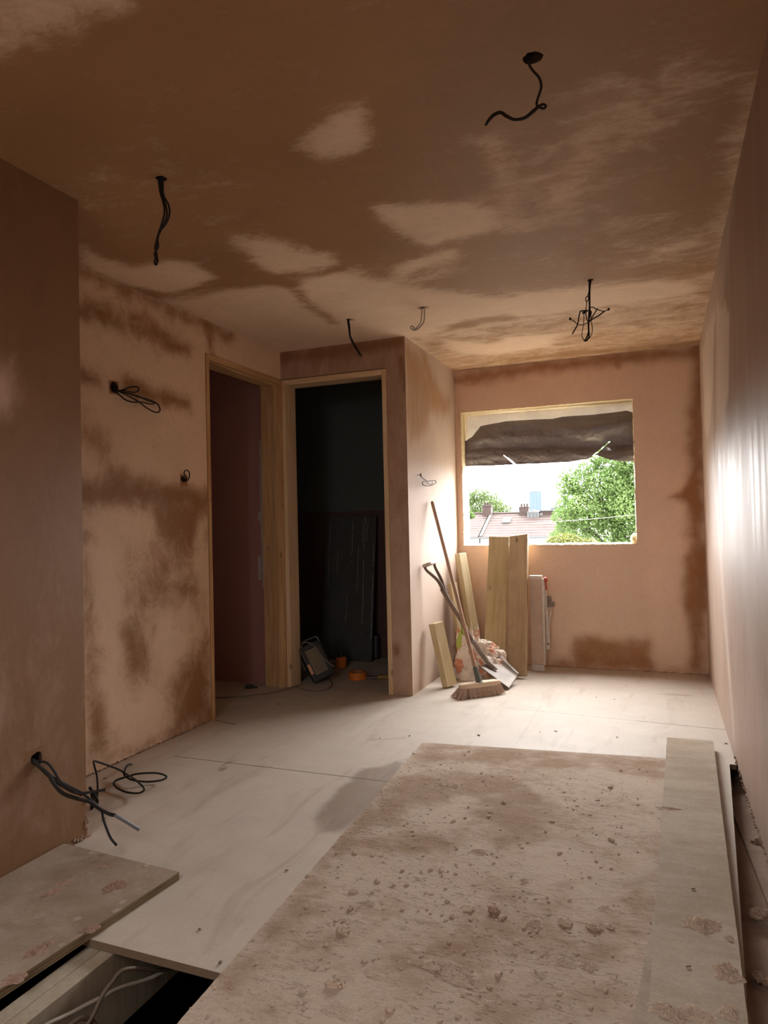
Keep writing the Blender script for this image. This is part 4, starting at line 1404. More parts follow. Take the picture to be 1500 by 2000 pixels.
# ================================================================== TIMBER, BROOM, SHOVEL, BAG BY THE WINDOW
def lean_board(name, base, top, width_dir, w, th, mat, label, cat, group=None, bevel=.003):
    base, top = Vector(base), Vector(top)
    d = (top - base); L = d.length; d.normalize()
    wd = Vector(width_dir); wd = (wd - d * wd.dot(d)).normalized()
    nd = d.cross(wd)
    m = MB()
    m.box((base + top) / 2, (w, th, L), (wd, nd, d), bevel, 1)
    zmin = min(v.z for v in m.v)
    for v in m.v: v.z -= zmin - .001
    rnd = random.random() * 30
    for gv in m.g: gv += V(rnd, rnd * .7, rnd * .3)
    o = m.build(name, mat)
    return tag(o, label, cat, group)


def mid(a, b_): return (Vector(a) + Vector(b_)) / 2
pl1 = at(944, 1322, 'z', 0); pr1 = at(985, 1323, 'z', 0)
tl1 = at(957, 1051, 'y', 5.37); tr1 = at(993, 1051, 'y', 5.37)
lean_board('timber_board', mid(pl1, pr1), mid(tl1, tr1), (pr1 - pl1), .155, .032, M['plank'], 'wide tan board with a brown knot, left of the leaning pair under the window', 'board')
pl2 = at(988, 1323, 'z', 0); pr2 = at(1030, 1326, 'z', 0)
tl2 = at(995, 1053, 'y', 5.38); tr2 = at(1033, 1046, 'y', 5.36)
lean_board('timber_board', mid(pl2, pr2), mid(tl2, tr2), (pr2 - pl2) + V(0, -.03, 0), .150, .034, M['plank_dk'], 'wide darker board, right of the leaning pair under the window', 'board')
# studs in the corner
lean_board('timber_stud', (-1.30, 5.13, 0), (-1.455, 5.22, .875), (.45, .9, 0), .085, .050, M['stud'], 'tall pale stud leaning in the corner behind the broom', 'timber')
lean_board('timber_stud', (-1.37, 5.02, 0), (-1.485, 5.08, .66), (.45, .9, 0), .075, .032, M['stud'], 'shorter narrow stud leaning behind the shovel handle, against the bay wall', 'timber')
lean_board('timber_offcut', (-1.370, 4.565, 0), (-1.462, 4.575, .425), (.42, .9, 0), .098, .052, M['stud'], 'short thick timber offcut leaning on the bay wall left of the bag', 'timber')

# broom
root = empty('broom', (-1.18, 4.50, 0), 'long handled broom with brown bristles leaning on the bay wall', 'broom')
hd = Vector((.245, .255, 0)).normalized()
hn = Vector((-hd.y, hd.x, 0))
e1, e2 = at(897, 1341, 'z', .074), at(976, 1331, 'z', .074)
hd = Vector((e2.x - e1.x, e2.y - e1.y, 0)).normalized()
hn = Vector((-hd.y, hd.x, 0))
hc = (e1 + e2) / 2
HL = (e2 - e1).length / 2
m = MB()
bm = bmesh.new()
NS = 28
prof = []
for k in range(NS):
    a = 2 * math.pi * k / NS
    ex = 2.0 / 5
    ca_, sa_ = math.cos(a), math.sin(a)
    prof.append((math.copysign(abs(ca_) ** ex, ca_) * HL, math.copysign(abs(sa_) ** (2 / 3.0), sa_) * .030))
lv = []
for (zz, sc_) in ((-.014, .97), (-.011, 1.0), (.008, 1.0), (.013, .95), (.015, .88)):
    lv.append([hc + hd * (x * sc_) + hn * (y_ * sc_) + V(0, 0, zz) for x, y_ in prof])
vs = [p for l in lv for p in l]
fs = []
for a in range(len(lv) - 1):
    for k in range(NS):
        k2 = (k + 1) % NS
        fs.append((a * NS + k, a * NS + k2, (a + 1) * NS + k2, (a + 1) * NS + k))
fs += [tuple(range(NS))[::-1], tuple((len(lv) - 1) * NS + k for k in range(NS))]
m.add(vs, fs, [V((p - hc).z, (p - hc).dot(hn), (p - hc).dot(hd)) for p in vs])
m.build('brush_block', M['headwood'], root)
m = MB()
for i in range(38):
    for j in range(5):
        for k in range(4):
            u = (i / 37 - .5) * 1.9 * HL + random.uniform(-.004, .004); w_ = (j / 4 - .5) * .048 + random.uniform(-.004, .004)
            p0 = hc + hd * u + hn * w_ + V(0, 0, -.012)
            fl_ = u / HL
            p1 = V(*(hc + hd * (u * 1.10 - (.030 if u < -.66 * HL else 0) + random.uniform(-.008, .008)) + hn * (w_ * 1.9 + random.uniform(-.012, .012))))
            p1.z = random.uniform(.001, .006)
            pm = (p0 + p1) / 2 + hn * random.uniform(-.004, .004)
            m.tube([p0, pm, p1], [.0019, .0019, .0014], 3, 2, True, 0, False)
m.build('bristles', plain('brown_bristle', (.54, .39, .30), .8, var=.4, scale=120), root)
sock = hc + V(0, 0, .012) + hd * -.005
topp = V(-1.505, 4.690, 1.275)
dirh = (topp - sock).normalized()
m = MB(); m.tube([sock, sock + dirh * .10], [.019, .0155], 14, 2, False); m.tube([sock + V(0, 0, -.004), sock + dirh * .004], [.032, .026], 14, 2, False)
m.build('socket', M['grey_pl'], root)
m = MB(); m.tube([sock + dirh * .08, sock.lerp(topp, .5), topp - dirh * .01, topp], [.0125, .0125, .0125, .009], 12, 4, False)
m.build('handle', M['handle'], root, False)

# shovel
root = empty('shovel', (-1.1, 4.7, 0), 'steel shovel with a dark wooden handle resting against the bay wall', 'shovel')
BL, BR, FL, FR = V(-1.215, 4.680, .118), V(-1.118, 4.905, .155), V(-.972, 4.585, .005), V(-.945, 4.795, .060)
m = MB()
NU, NV = 24, 28
nrm = (FR - FL).cross(BL - FL).normalized()
if nrm.z < 0: nrm = -nrm
sheets = []
for off in (0, -.003):
    vs = []
    for a in range(NU + 1):
        s = a / NU
        for c in range(NV + 1):
            t = c / NV       # 0 back, 1 front
            back = BL.lerp(BR, s); front = FL.lerp(FR, s)
            # shoulders: the back edge narrows round the socket
            p = back.lerp(front, t)
            e = abs(2 * s - 1)
            lip = .034 * (max(0, (e - .72) / .28)) ** 1.6 * (1 - .55 * t)
            shoulder = .014 * max(0, 1 - t * 6) * (e ** 2)
            dish = -.012 * (1 - e ** 2) * (1 - .6 * t)
            p = p + nrm * (lip + dish + off) + (front - back).normalized() * shoulder * .9
            vs.append(p)
    sheets.append(vs)
vs = sheets[0] + sheets[1]
n = len(sheets[0]); fs = []
for a in range(NU):
    for c in range(NV):
        k = a * (NV + 1) + c
        fs.append((k, k + NV + 1, k + NV + 2, k + 1)); fs.append((n + k, n + k + 1, n + k + NV + 2, n + k + NV + 1))
eg = [c for c in range(NV + 1)] + [a * (NV + 1) + NV for a in range(1, NU + 1)] + [NU * (NV + 1) + c for c in range(NV - 1, -1, -1)] + [a * (NV + 1) for a in range(NU - 1, 0, -1)]
for k in range(len(eg)):
    k2 = (k + 1) % len(eg)
    fs.append((eg[k], eg[k2], n + eg[k2], n + eg[k]))
m.add(vs, fs)
m.build('blade', M['metal'], root, True)
mb = BL.lerp(BR, .5)
fdir = (FL.lerp(FR, .5) - mb).normalized()
m = MB(); m.tube([mb + fdir * .10 + nrm * .002, mb + fdir * .05 + nrm * .008, mb + nrm * .016, V(-1.195, 4.775, .20), V(-1.225, 4.745, .26), V(-1.25, 4.715, .305)],
                 [.006, .014, .0175, .0175, .0172, .0165], 14, 4)
m.build('socket', M['metal'], root, True)
sh = [V(-1.245, 4.72, .295), at(909, 1229, 'x', -1.285), at(900, 1210, 'x', -1.318), at(880, 1179, 'x', -1.37), at(863, 1150, 'x', -1.415)]
m = MB(); m.tube(sh, [.0155, .0158, .0158, .016, .016], 12, 4)
m.build('shaft', M['shaft'], root, True)
g1, g2 = at(830, 1105, 'x', -1.503), at(848, 1098, 'x', -1.462)
yo_ = sh[-1]
m = MB()
m.tube([yo_ + (yo_ - sh[-2]) * -.4, yo_ + V(-.018, -.02, .055), g1 + V(.01, 0, -.03), g1], [.016, .0125, .010, .010], 10, 4)
m.tube([yo_ + (yo_ - sh[-2]) * -.4, yo_ + V(-.004, .01, .06), g2 + V(.008, 0, -.04), g2], [.016, .0125, .010, .010], 10, 4)
m.build('yoke', M['shaft'], root, True)
gd = (g2 - g1).normalized()
m = MB(); m.tube([g1 - gd * .014, g2 + gd * .014], .0135, 14, 2, False)
m.build('grip', M['alu'], root, True)

# plaster bag
def bag_mat():
    m, nt, bs = new_mat('printed_paper_bag')
    g = NT(nt)
    v = g.coord('Object')
    n = g.noise(v, 11, 3, .5, .4)
    n2 = g.noise(v, 40, 4)
    c = g.mix(1.0, (.74, .64, .56), g.gray(n2, .88, 1.1), 'MULTIPLY')
    vz = g.n('ShaderNodeSeparateXYZ'); g.link(v, vz.inputs[0])
    c = g.mix(g.math('MULTIPLY', g.sstep(n, .56, .62), .85), c, (.55, .16, .06))
    na = g.noise(g.coord('Object', (1, 1, .8)), 5.0, 2)
    gm = g.math('MULTIPLY', g.sstep(vz.outputs[2], .20, .24), g.math('LESS_THAN', na, .56))
    gm = g.math('MULTIPLY', gm, g.math('LESS_THAN', vz.outputs[0], -.115))
    c = g.mix(gm, c, (.38, .45, .08))
    g.link(c, bs.inputs['Base Color'])
    bs.inputs['Roughness'].default_value = .55
    g.bump(n2, .25, .006, bs)
    return m


root = empty('plaster_bag', (-1.24, 4.93, 0), 'crumpled white and orange plaster bag behind the broom and shovel', 'bag')
M['bag'] = bag_mat()
def crumple(c, rx_, ry_, h, top_open, seed, lean=(0, 0), nu=72, nv=44, spike=.05):
    m = MB(); vs, fs = [], []
    o = V(seed * 3.1, seed * 1.7, seed)
    for j in range(nv + 1):
        t = j / nv
        for i in range(nu):
            a = 2 * math.pi * i / nu
            prof_ = (1 - .05 * (1 - t)) * (1.0 - .30 * t ** 2.0)
            if not top_open and t > .7: prof_ *= max(.02, 1 - ((t - .7) / .3) ** 2.2)
            sq = (abs(math.cos(a)) ** 4 + abs(math.sin(a)) ** 4) ** -.25
            x, y_ = math.cos(a) * rx_ * sq * prof_, math.sin(a) * ry_ * sq * prof_
            p = V(x, y_, h * t)
            r1_ = abs(mnoise.noise(p * 9 + o)); r2_ = abs(mnoise.noise(p * 21 + o)); r3_ = mnoise.noise(p * 4 + o)
            k = 1 + (r1_ * .30 + r2_ * .16 + r3_ * .25 - .12) * min(1, t * 3 + .3)
            topj = (spike * mnoise.noise(V(math.cos(a) * 2.2, math.sin(a) * 2.2, seed)) + .012 * mnoise.noise(V(math.cos(a) * 5, math.sin(a) * 5, seed + 4))) * t ** 2
            vs.append(V(c[0] + p.x * k + lean[0] * t, c[1] + p.y * k + lean[1] * t, max(.001, c[2] + p.z + topj)))
    for j in range(nv):
        for i in range(nu):
            i2 = (i + 1) % nu
            fs.append((j * nu + i, j * nu + i2, (j + 1) * nu + i2, (j + 1) * nu + i))
    fs.append(tuple(range(nu))[::-1])
    m.add(vs, fs)
    return m
m = crumple((-1.285, 4.86, 0), .105, .09, .33, True, 3, (-.045, .06), spike=.16)
m.build('sack', M['bag'], root)
m = MB()
def ridge_sheet(m, c0, w, h, seed, tilt):
    """a crumpled fold of plastic: closed, pillow shaped, with sharp creases"""
    bm = bmesh.new()
    bmesh.ops.create_icosphere(bm, subdivisions=5, radius=1.0)
    o = V(seed, seed * 2.3, seed * .7)
    for v_ in bm.verts:
        p = v_.co.copy()
        cr = mnoise.noise(p * .9 + o) * .35 + abs(mnoise.noise(p * 1.6 + o)) * .60 + abs(mnoise.noise(p * 3.1 + o)) * .16 + .06
        p = p * (.80 + cr)
        p = Vector((p.x * w, p.y * w * .55, p.z * h))
        p = Matrix.Rotation(tilt, 3, 'Y') @ p
        v_.co = p + Vector(c0)
    m.bm_add(bm)
for (px, py, yy, w, h, sd, ti) in ((950, 1270, 4.925, .095, .062, 2.1, .35), (972, 1282, 4.925, .085, .050, 5.7, .75), (956, 1303, 4.87, .105, .085, 9.2, .1), (938, 1262, 4.9, .070, .050, 4.4, -.2)):
    q = at(px, py, 'y', yy); q.z = max(q.z, h * 1.1)
    ridge_sheet(m, q, w, h, sd, ti)
for v in m.v: v.z = max(v.z, .001)
m.build('folded_end', M['bag'], root)

# hop-up platform standing on end behind the boards
root = empty('folding_platform', (-.9, 5.25, 0), 'folded aluminium work platform standing on end beside the leaning boards', 'work platform')
def P_(px, py, y_=5.25): return at(px, py, 'y', y_)
xl_, xr_ = P_(1036.5, 1200).x, P_(1061, 1200).x
m = MB(); m.bx(xl_, xr_, 5.225, 5.262, .002, .700, .004)
m.build('deck', plain('dusty_deck', (.52, .38, .29), .7, var=.15, scale=18), root)
m = MB(); m.bx(xl_, xr_ + .002, 5.219, 5.268, .685, .712, .004)
m.build('end_rail', M['alu'], root)
m = MB(); m.bx(xl_, xr_ + .002, 5.219, 5.268, .001, .052, .004)
m.build('end_rail', M['alu'], root)
m = MB(); m.bx(xr_ - .002, xr_ + .012, 5.221, 5.266, .05, .69, .002)
m.build('side_rail', M['alu'], root)
yl = 5.30
m = MB(); m.box(mid(P_(1063, 1146, yl), P_(1071, 1255, yl)), (.030, .022, (P_(1063, 1146, yl) - P_(1071, 1255, yl)).length), (V(1, 0, 0), V(0, 1, 0), P_(1063, 1146, yl) - P_(1071, 1255, yl)), .003)
m.tube([P_(1076, 1190, yl + .02), P_(1071, 1222, yl + .02)], .009, 10, 2, False)
m.tube([P_(1068, 1268, yl), P_(1062, 1308, yl)], .009, 10, 2, False)
m.build('leg', M['alu'], root)
for (px, py, w_, h_) in ((1076, 1180, .050, .042), (1068, 1263, .050, .038)):
    q = P_(px, py, yl + .005)
    m = MB(); m.box(q, (w_, .045, h_), None, .006); m.lathe(q + V(-.0, -.026, 0), [(.010, 0), (.010, -.006)], 12, (0, 1, 0))
    m.box(q + V(-.01, 0, .04), (.030, .03, .05), None, .004)
    m.build('hinge', M['alu'] if py > 1200 else M['alu_dk'], root)
q = P_(1060.5, 1297, 5.262)
m = MB(); m.bx(q.x + .004, q.x + .020, 5.232, 5.258, .03, .17, .002)
m.build('yellow_end_cap', M['yellow'], root)
q = P_(1065, 1132, 5.27)
m = MB(); m.lathe(q, [(.004, -.014), (.018, -.010), (.021, .0), (.016, .012), (.005, .016)], 14, (.8, -.6, .2))
m.tube([q + V(0, .01, -.02), q + V(.004, .015, -.08)], .007, 8, 2, False)
m.build('latch_knob', M['red'], root)


# ================================================================== THINGS IN THE DARK CLOSET
root = empty('work_light', (-2.28, 4.46, 0), 'black site floodlight tipped against the door lining on the floor', 'work light')
la = Vector((-.145, .02, .235)).normalized()          # up the lamp
lb = Vector((.60, .55, .32)); lb = (lb - la * lb.dot(la)).normalized()
ln = lb.cross(la)
if ln.y > 0: ln = -ln
base = V(-2.300, 4.360, .012)
lc = base + la * .135 + lb * .085 - ln * .0
m = MB(); m.box(lc - ln * .045, (.155, .27, .085), (lb, la, ln), .010)
m.build('housing', M['black_pl'], root)
m = MB(); m.box(lc + ln * .004, (.095, .19, .006), (lb, la, ln), .002)
m.build('glass', plain('dusty_lamp_glass', (.17, .145, .10), .25), root)
m = MB()
for s in (-1, 1):
    m.box(lc + lb * (s * .063) + ln * .006, (.030, .25, .014), (lb, la, ln), .004)
    m.box(lc + la * (s * .113) + ln * .006, (.15, .034, .014), (lb, la, ln), .004)
m.build('bezel', M['black_pl'], root)
m = MB(); m.box(lc - lb * .068 - la * .04 + ln * .014, (.022, .075, .005), (lb, la, ln), .001)
m.build('warning_sticker', plain('sticker_orange', (.52, .26, .14), .6), root)
m = MB(); hb_ = lc - ln * .05
m.tube([hb_ + lb * .088 - la * .02, hb_ + lb * .092 + la * .14, hb_ + lb * .06 + la * .170, hb_ - lb * .06 + la * .170, hb_ - lb * .092 + la * .14, hb_ - lb * .088 - la * .02], .008, 8, 4)
m.build('stand_handle', M['dark_metal'], root)
fcab = lambda pts: [at(px, py, 'z', .006) for px, py in pts]
m = MB(); m.tube(fcab([(640, 1325), (648, 1333), (645, 1342), (630, 1348), (605, 1349), (585, 1344), (578, 1340), (590, 1336)]), .0042, 6, 5)
m.tube(fcab([(592, 1336), (575, 1341), (550, 1348), (525, 1353), (480, 1359), (440, 1362), (418, 1362), (400, 1360)]), .0045, 6, 5)
m.tube([lc + la * .13 - lb * .06, lc + la * .15 - lb * .02 + ln * .03, lc + la * .09 + lb * .03 + ln * .04, lc - la * .02 + lb * .05 + ln * .03, lc - la * .1 + lb * .09 + ln * .02], .004, 6, 5)
m.build('cable', plain('dusty_flex', (.20, .15, .11), .6), root, True)
q = at(487, 1341, 'z', .012)
m = MB(); m.box(q, (.055, .04, .024), (V(.9, .3, 0), V(-.3, .9, 0), V(0, 0, 1)), .006); m.tube([q + V(.02, 0, 0), q + V(.06, .01, -.004)], .006, 8, 3)
tag(m.build('plug_socket', M['black_pl']), 'small black plug lying on the floor inside the first doorway', 'plug')

p = at(699, 1326, 'z', 0)
root = empty('tape_roll', p, 'orange roll of tape on the closet floor', 'tape')
m = MB(); m.lathe(p, [(.042, .001), (.064, .001), (.066, .004), (.066, .050), (.064, .053), (.042, .053), (.040, .050), (.040, .004), (.042, .001)], 36)
m.build('tape', M['orange'], root, False)
m = MB(); m.lathe(p, [(.0395, .002), (.0395, .048), (.036, .048), (.036, .002), (.0395, .002)], 30); m.build('core', plain('card_core', (.30, .2, .12), .8), root)
p = at(667, 1304, 'z', 0)
root = empty('orange_canister', p, 'orange canister with a black nozzle standing behind the tape roll', 'canister')
m = MB(); m.lathe(p, [(.038, .001), (.041, .004), (.041, .075), (.036, .083), (.012, .088)], 24); m.build('body', M['orange'], root)
m = MB(); m.lathe(p, [(.018, .083), (.018, .12), (.012, .13), (.006, .15)], 16); m.build('nozzle', M['black_pl'], root)
p = at(722, 1322, 'z', .008)
m = MB(); m.box(p, (.085, .016, .016), (V(.55, -.8, 0), V(.8, .55, 0), V(0, 0, 1)), .003)
tag(m.build('wood_offcut', M['joist']), 'small stick of wood beside the orange tape roll', 'offcut')
p = at(756, 1322, 'z', .018)
root = empty('yellow_tool', (p.x, p.y, 0), 'yellow handled tool lying on the floor behind the right door lining', 'tool')
m = MB(); m.box(p, (.14, .035, .030), (V(.95, .2, 0), V(-.2, .95, 0), V(0, 0, 1)), .008); m.build('handle', plain('shaded_yellow_plastic', (.26, .15, .02), .6), root)  # yellow handle darkened to carry the closet's shade
m = MB(); m.box(p + V(-.12, -.02, -.004), (.11, .04, .012), (V(.95, .2, 0), V(-.2, .95, 0), V(0, 0, 1)), .002); m.build('blade', M['dark_metal'], root)
# heap of dark tools: a drill-like case
p = at(712, 1285, 'z', 0)
root = empty('tool_case', p, 'dark tool case at the foot of the leaning panel', 'case')
m = MB(); m.box(p + V(0, 0, .10), (.26, .16, .20), (V(.96, .28, 0), V(-.28, .96, 0), V(0, 0, 1)), .018); m.build('body', M['black_pl'], root)
m = MB(); m.tube([p + V(-.06, 0, .2), p + V(-.05, 0, .235), p + V(.05, .02, .235), p + V(.06, .02, .2)], .009, 8, 4); m.build('handle', M['dark_metal'], root)


def panel_mat():
    m, nt, bs = new_mat('dark_panel_with_drips')
    g = NT(nt)
    v = g.coord('Object')
    n = g.noise(v, 12, 4)
    c = g.mix(1.0, (.045, .042, .040), g.gray(n, .7, 1.3), 'MULTIPLY')
    sep = g.n('ShaderNodeSeparateXYZ'); g.link(v, sep.inputs[0])
    wob = g.noise(g.coord('Object', (1, 1, 1)), 9, 3)
    X = g.math('MULTIPLY_ADD', g.math('SUBTRACT', wob, .5), .028, sep.outputs[0])
    brk = g.sstep(g.noise(g.coord('Object', (3, 1, 1)), 14, 2), .36, .46)
    k = None
    for (px, ya, yb__, w_) in ((641, 1020, 1145, .0012), (685, 1010, 1100, .0013), (710, 1010, 1240, .0017), (698, 1070, 1160, .0013), (680, 1160, 1215, .0010), (658, 1070, 1120, .0009), (713, 1012, 1060, .0012), (729, 1060, 1245, .0016), (705, 1020, 1075, .0009)):
        pa, pb2 = at(px, ya, 'y', 5.33), at(px, yb__, 'y', 5.27)
        q = g.math('LESS_THAN', g.math('ABSOLUTE', g.math('SUBTRACT', X, (pa.x + pb2.x) / 2)), w_)
        q = g.math('MULTIPLY', q, g.math('LESS_THAN', sep.outputs[2], pa.z)); q = g.math('MULTIPLY', q, g.math('GREATER_THAN', sep.outputs[2], pb2.z))
        k = q if k is None else g.math('MAXIMUM', k, q)
    k = g.math('MULTIPLY', k, brk)
    c = g.mix(g.math('MULTIPLY', k, .8), c, (.50, .44, .38))
    g.link(c, bs.inputs['Base Color'])
    bs.inputs['Roughness'].default_value = .6
    return m


pb_ = at(725, 1262, 'y', 5.22); pt_ = at(736, 1010, 'y', 5.37)
pbl = at(628, 1255, 'y', 5.22); ptl = at(640, 1007, 'y', 5.37)
pb_.z = pbl.z = 0.002
m = MB()
cz = mid(mid(pb_, pbl), mid(pt_, ptl)); dv = (mid(pt_, ptl) - mid(pb_, pbl))
m.box(cz, ((pt_ - ptl).length, .02, dv.length), (V(1, 0, 0), V(0, 1, 0), dv), .002)
tag(m.build('leaning_panel', panel_mat()), 'dark panel with pale paint drips leaning on the closet back wall', 'panel')

# scraps on the main floor
scr = [(742, 1442), (935, 1436), (1055, 1430), (1085, 1428), (1205, 1440), (1200, 1366), (1165, 1362), (800, 1437), (1418, 1452), (205, 1520), (205, 1600), (430, 1880), (560, 1700), (390, 1815)]
for (px, py) in scr:
    p = at(px, py, 'z', .002)
    m = MB(); m.lump(p, random.uniform(.004, .007), (1.6, .8, .5), 1, .4)
    tag(m.build('floor_scrap', M['shaft']), 'tiny dark scrap lying on the bare floor', 'scrap', 'scraps on the floor')
p = at(545, 1375, 'z', 0)
m = MB(); m.lump(p, .016, (1.6, 1, .5), 2, .6, 2)
tag(m.build('plaster_clod', M['lump_pk']), 'pale crumpled scrap on the floor between the two doorways', 'scrap')


# ================================================================== OUTSIDE
b = MB(); b.bx(-260, 220, YW + 2, 900, -6.4, -6.2)
o = b.build('ground_outside', plain('pale_bounce_ground', (.20, .19, .17), .9, scale=.3)); o['kind'] = 'structure'  # unseen ground, kept pale to bounce light up to the ceiling
b = MB(); b.bx(-60, 60, -80, YREAR - 3, -6.4, -6.2)
o = b.build('ground_behind', plain('yard', (.14, .13, .11), .9, scale=.3)); o['kind'] = 'structure'


def tile_mat():
    m, nt, bs = new_mat('roof_tiles')
    g = NT(nt)
    v = g.coord('Object')
    w = g.n('ShaderNodeTexWave', wave_type='BANDS', bands_direction='Z')
    w.inputs['Scale'].default_value = 1.35
    w.inputs['Distortion'].default_value = .15
    g.link(v, w.inputs['Vector'])
    n = g.noise(v, 1.2, 6, .6)
    n2 = g.noise(g.coord('Object', (1, 1, 6)), 3, 2)
    c = g.mix(g.sstep(n, .35, .7), (.042, .029, .026), (.055, .040, .036))
    c = g.mix(g.sstep(w.outputs['Fac'], .75, .98), c, (.085, .073, .069))
    c = g.mix(1.0, c, g.gray(n2, .85, 1.15), 'MULTIPLY')
    g.link(c, bs.inputs['Base Color'])
    bs.inputs['Roughness'].default_value = .85
    bs.inputs['Specular IOR Level'].default_value = .1
    return m


M['tiles'] = tile_mat()
M['render'] = plain('white_render', (.34, .35, .36), .85, var=.06, scale=1)
M['brick'] = plain('red_brick', (.040, .025, .021), .9, var=.25, scale=4)
M['white_up'] = plain('white_window_frame', (.11, .11, .11), .5, scale=2)
M['glassy'] = plain('window_glass_dark', (.03, .035, .04), .3, scale=2)
M['lead'] = plain('grey_lead', (.08, .085, .09), .6, scale=2)


def house(name, pxl, pxr, y_e, y_r, ridge_py, eave_py, label, chim=(), seed=0):
    """terraced house; front roof slope from the eaves (y_e) up to the ridge (y_r)"""
    el, er = at(pxl, eave_py, 'y', y_e), at(pxr, eave_py, 'y', y_e)
    ze = (el.z + er.z) / 2
    zr = at((pxl + pxr) / 2, ridge_py, 'y', y_r).z
    xl__, xr__ = el.x, er.x
    root = empty(name, ((xl__ + xr__) / 2, y_r, -6.2), label, 'house')
    m = MB()
    yb_ = 2 * y_r - y_e
    th = .12
    for (ya, za, yb2, zb2) in ((y_e, ze, y_r, zr), (yb_, ze, y_r, zr)):
        m.add([(xl__, ya, za), (xr__, ya, za), (xr__, yb2, zb2), (xl__, yb2, zb2), (xl__, ya, za - th), (xr__, ya, za - th), (xr__, yb2, zb2 - th), (xl__, yb2, zb2 - th)],
              [(0, 1, 2, 3), (7, 6, 5, 4), (0, 4, 5, 1), (1, 5, 6, 2), (2, 6, 7, 3), (3, 7, 4, 0)])
    m.build('roof', M['tiles'], root)
    m = MB(); m.bx(xl__, xr__, y_e + .35, yb_ - .35, -6.2, ze - .05)
    m.add([(xr__ - .01, y_e + .35, ze - .05), (xr__ - .01, yb_ - .35, ze - .05), (xr__ - .01, y_r, zr - .1), (xl__ + .01, y_e + .35, ze - .05), (xl__ + .01, yb_ - .35, ze - .05), (xl__ + .01, y_r, zr - .1)], [(0, 1, 2), (3, 5, 4)])
    m.build('wall', M['render'], root)
    m = MB(); m.bx(xl__, xr__, y_e - .12, y_e + .02, ze - .16, ze - .02, .02); m.build('gutter', M['lead'], root)
    m = MB(); m.tube([(xl__, y_r, zr + .03), (xr__, y_r, zr + .03)], .11, 8, 2, False); m.build('ridge_tiles', M['brick'], root)
    m = MB(); m.box(((xl__ + .14), (y_e + y_r) / 2, (ze + zr) / 2 + .06), (.22, math.hypot(y_r - y_e, zr - ze), .10), (V(1, 0, 0), V(0, y_r - y_e, zr - ze), V(0, -(zr - ze), y_r - y_e)), .02)
    m.build('party_wall', M['lead'], root)
    for (px, top_py, w_) in chim:
        q = at(px, top_py, 'y', y_r)
        c = MB(); c.bx(q.x - w_, q.x + w_, y_r - .45, y_r + .45, zr - .5, q.z - .28, .02)
        c.bx(q.x - w_ - .06, q.x + w_ + .06, y_r - .5, y_r + .5, q.z - .38, q.z - .28, .02)
        co_ = c.build('chimney', M['brick'], root)
        for k in (-1, 0, 1):
            c = MB(); c.lathe((q.x + k * w_ * .6, y_r, q.z - .3), [(.13, 0), (.10, .12), (.10, .3), (.12, .32)], 10); c.build('chimney_pot', M['brick'], co_)
    for k in range(2):
        wx = xl__ + (xr__ - xl__) * (.3 + .4 * k)
        c = MB(); c.bx(wx - .6, wx + .6, y_e + .29, y_e + .36, ze - 1.9, ze - .7, .02); wo = c.build('window', M['white_up'], root)
        c = MB(); c.bx(wx - .5, wx - .04, y_e + .27, y_e + .30, ze - 1.8, ze - .8); c.bx(wx + .04, wx + .5, y_e + .27, y_e + .30, ze - 1.8, ze - .8); c.build('pane', M['glassy'], wo)
    return root, (xl__, xr__, ze, zr, y_e, y_r)


YE, YR_ = 62.0, 66.5
h1, g1_ = house('terraced_house', 936, 1118, YE, YR_, 1002, 1047, 'terraced house with brown tiled roof, dormer and skylight left of the big tree', [(952, 982, .42), (1024, 984, .45)])
h2, g2_ = house('terraced_house', 840, 933.5, YE, YR_, 1005, 1048.5, 'terraced house with lower tiled roof at the left edge of the view', [])
# skylight and dormers on the first
def on_roof(px, py):
    xl__, xr__, ze, zr, ye, yr = g1_
    lo, hi = 0.0, 1.0
    best = None
    for k in range(400):
        s = k / 399
        yy = ye + (yr - ye) * s
        p = at(px, py, 'y', yy)
        e = abs(p.z - (ze + (zr - ze) * s))
        if best is None or e < best[0]: best = (e, p)
    return best[1]
q = on_roof(990, 1018)
slope = V(0, g1_[5] - g1_[4], g1_[3] - g1_[2]).normalized(); nr = V(0, -slope.z, slope.y)
m = MB(); m.box(q + nr * .08, (.75, .95, .16), (V(1, 0, 0), slope, nr), .02); so = m.build('skylight', M['white_up'], h1)
m = MB(); m.box(q + nr * .165, (.58, .78, .02), (V(1, 0, 0), slope, nr), .005); m.build('pane', plain('skylight_glass', (.16, .17, .18), .15), so)
q0, q1_ = on_roof(1030, 1011), on_roof(1052, 1011)
yf = q0.y
zf0, zf1 = q0.z, at(1040, 1000, 'y', yf).z
m = MB(); m.bx(q0.x, q1_.x, yf, yf + 3, zf0 - .3, zf1)
xm = (q0.x + q1_.x) / 2; zt_ = at(1040, 996, 'y', yf).z
m.add([(q0.x - .08, yf - .05, zf1), (q1_.x + .08, yf - .05, zf1), (xm, yf - .05, zt_), (q0.x - .08, yf + 3, zf1), (q1_.x + .08, yf + 3, zf1), (xm, yf + 3, zt_)], [(0, 1, 2), (3, 5, 4), (0, 2, 5, 3), (1, 4, 5, 2)])
do_ = m.build('dormer', M['white_up'], h1)
m = MB()
for k in range(3):
    xa = q0.x + .1 + k * (q1_.x - q0.x - .1) / 3
    m.bx(xa, xa + (q1_.x - q0.x) / 3 - .12, yf - .03, yf + .01, zf0 + .06, zf1 - .06)
m.build('pane', M['glassy'], do_)
qa, qb = on_roof(1053, 1010), on_roof(1100, 1010)
za = at(1070, 998, 'y', qa.y + .4).z
m = MB(); m.bx(qa.x, qb.x, qa.y + .4, qa.y + 4, qa.z - .2, za); do2 = m.build('dormer', M['brick'], h1)
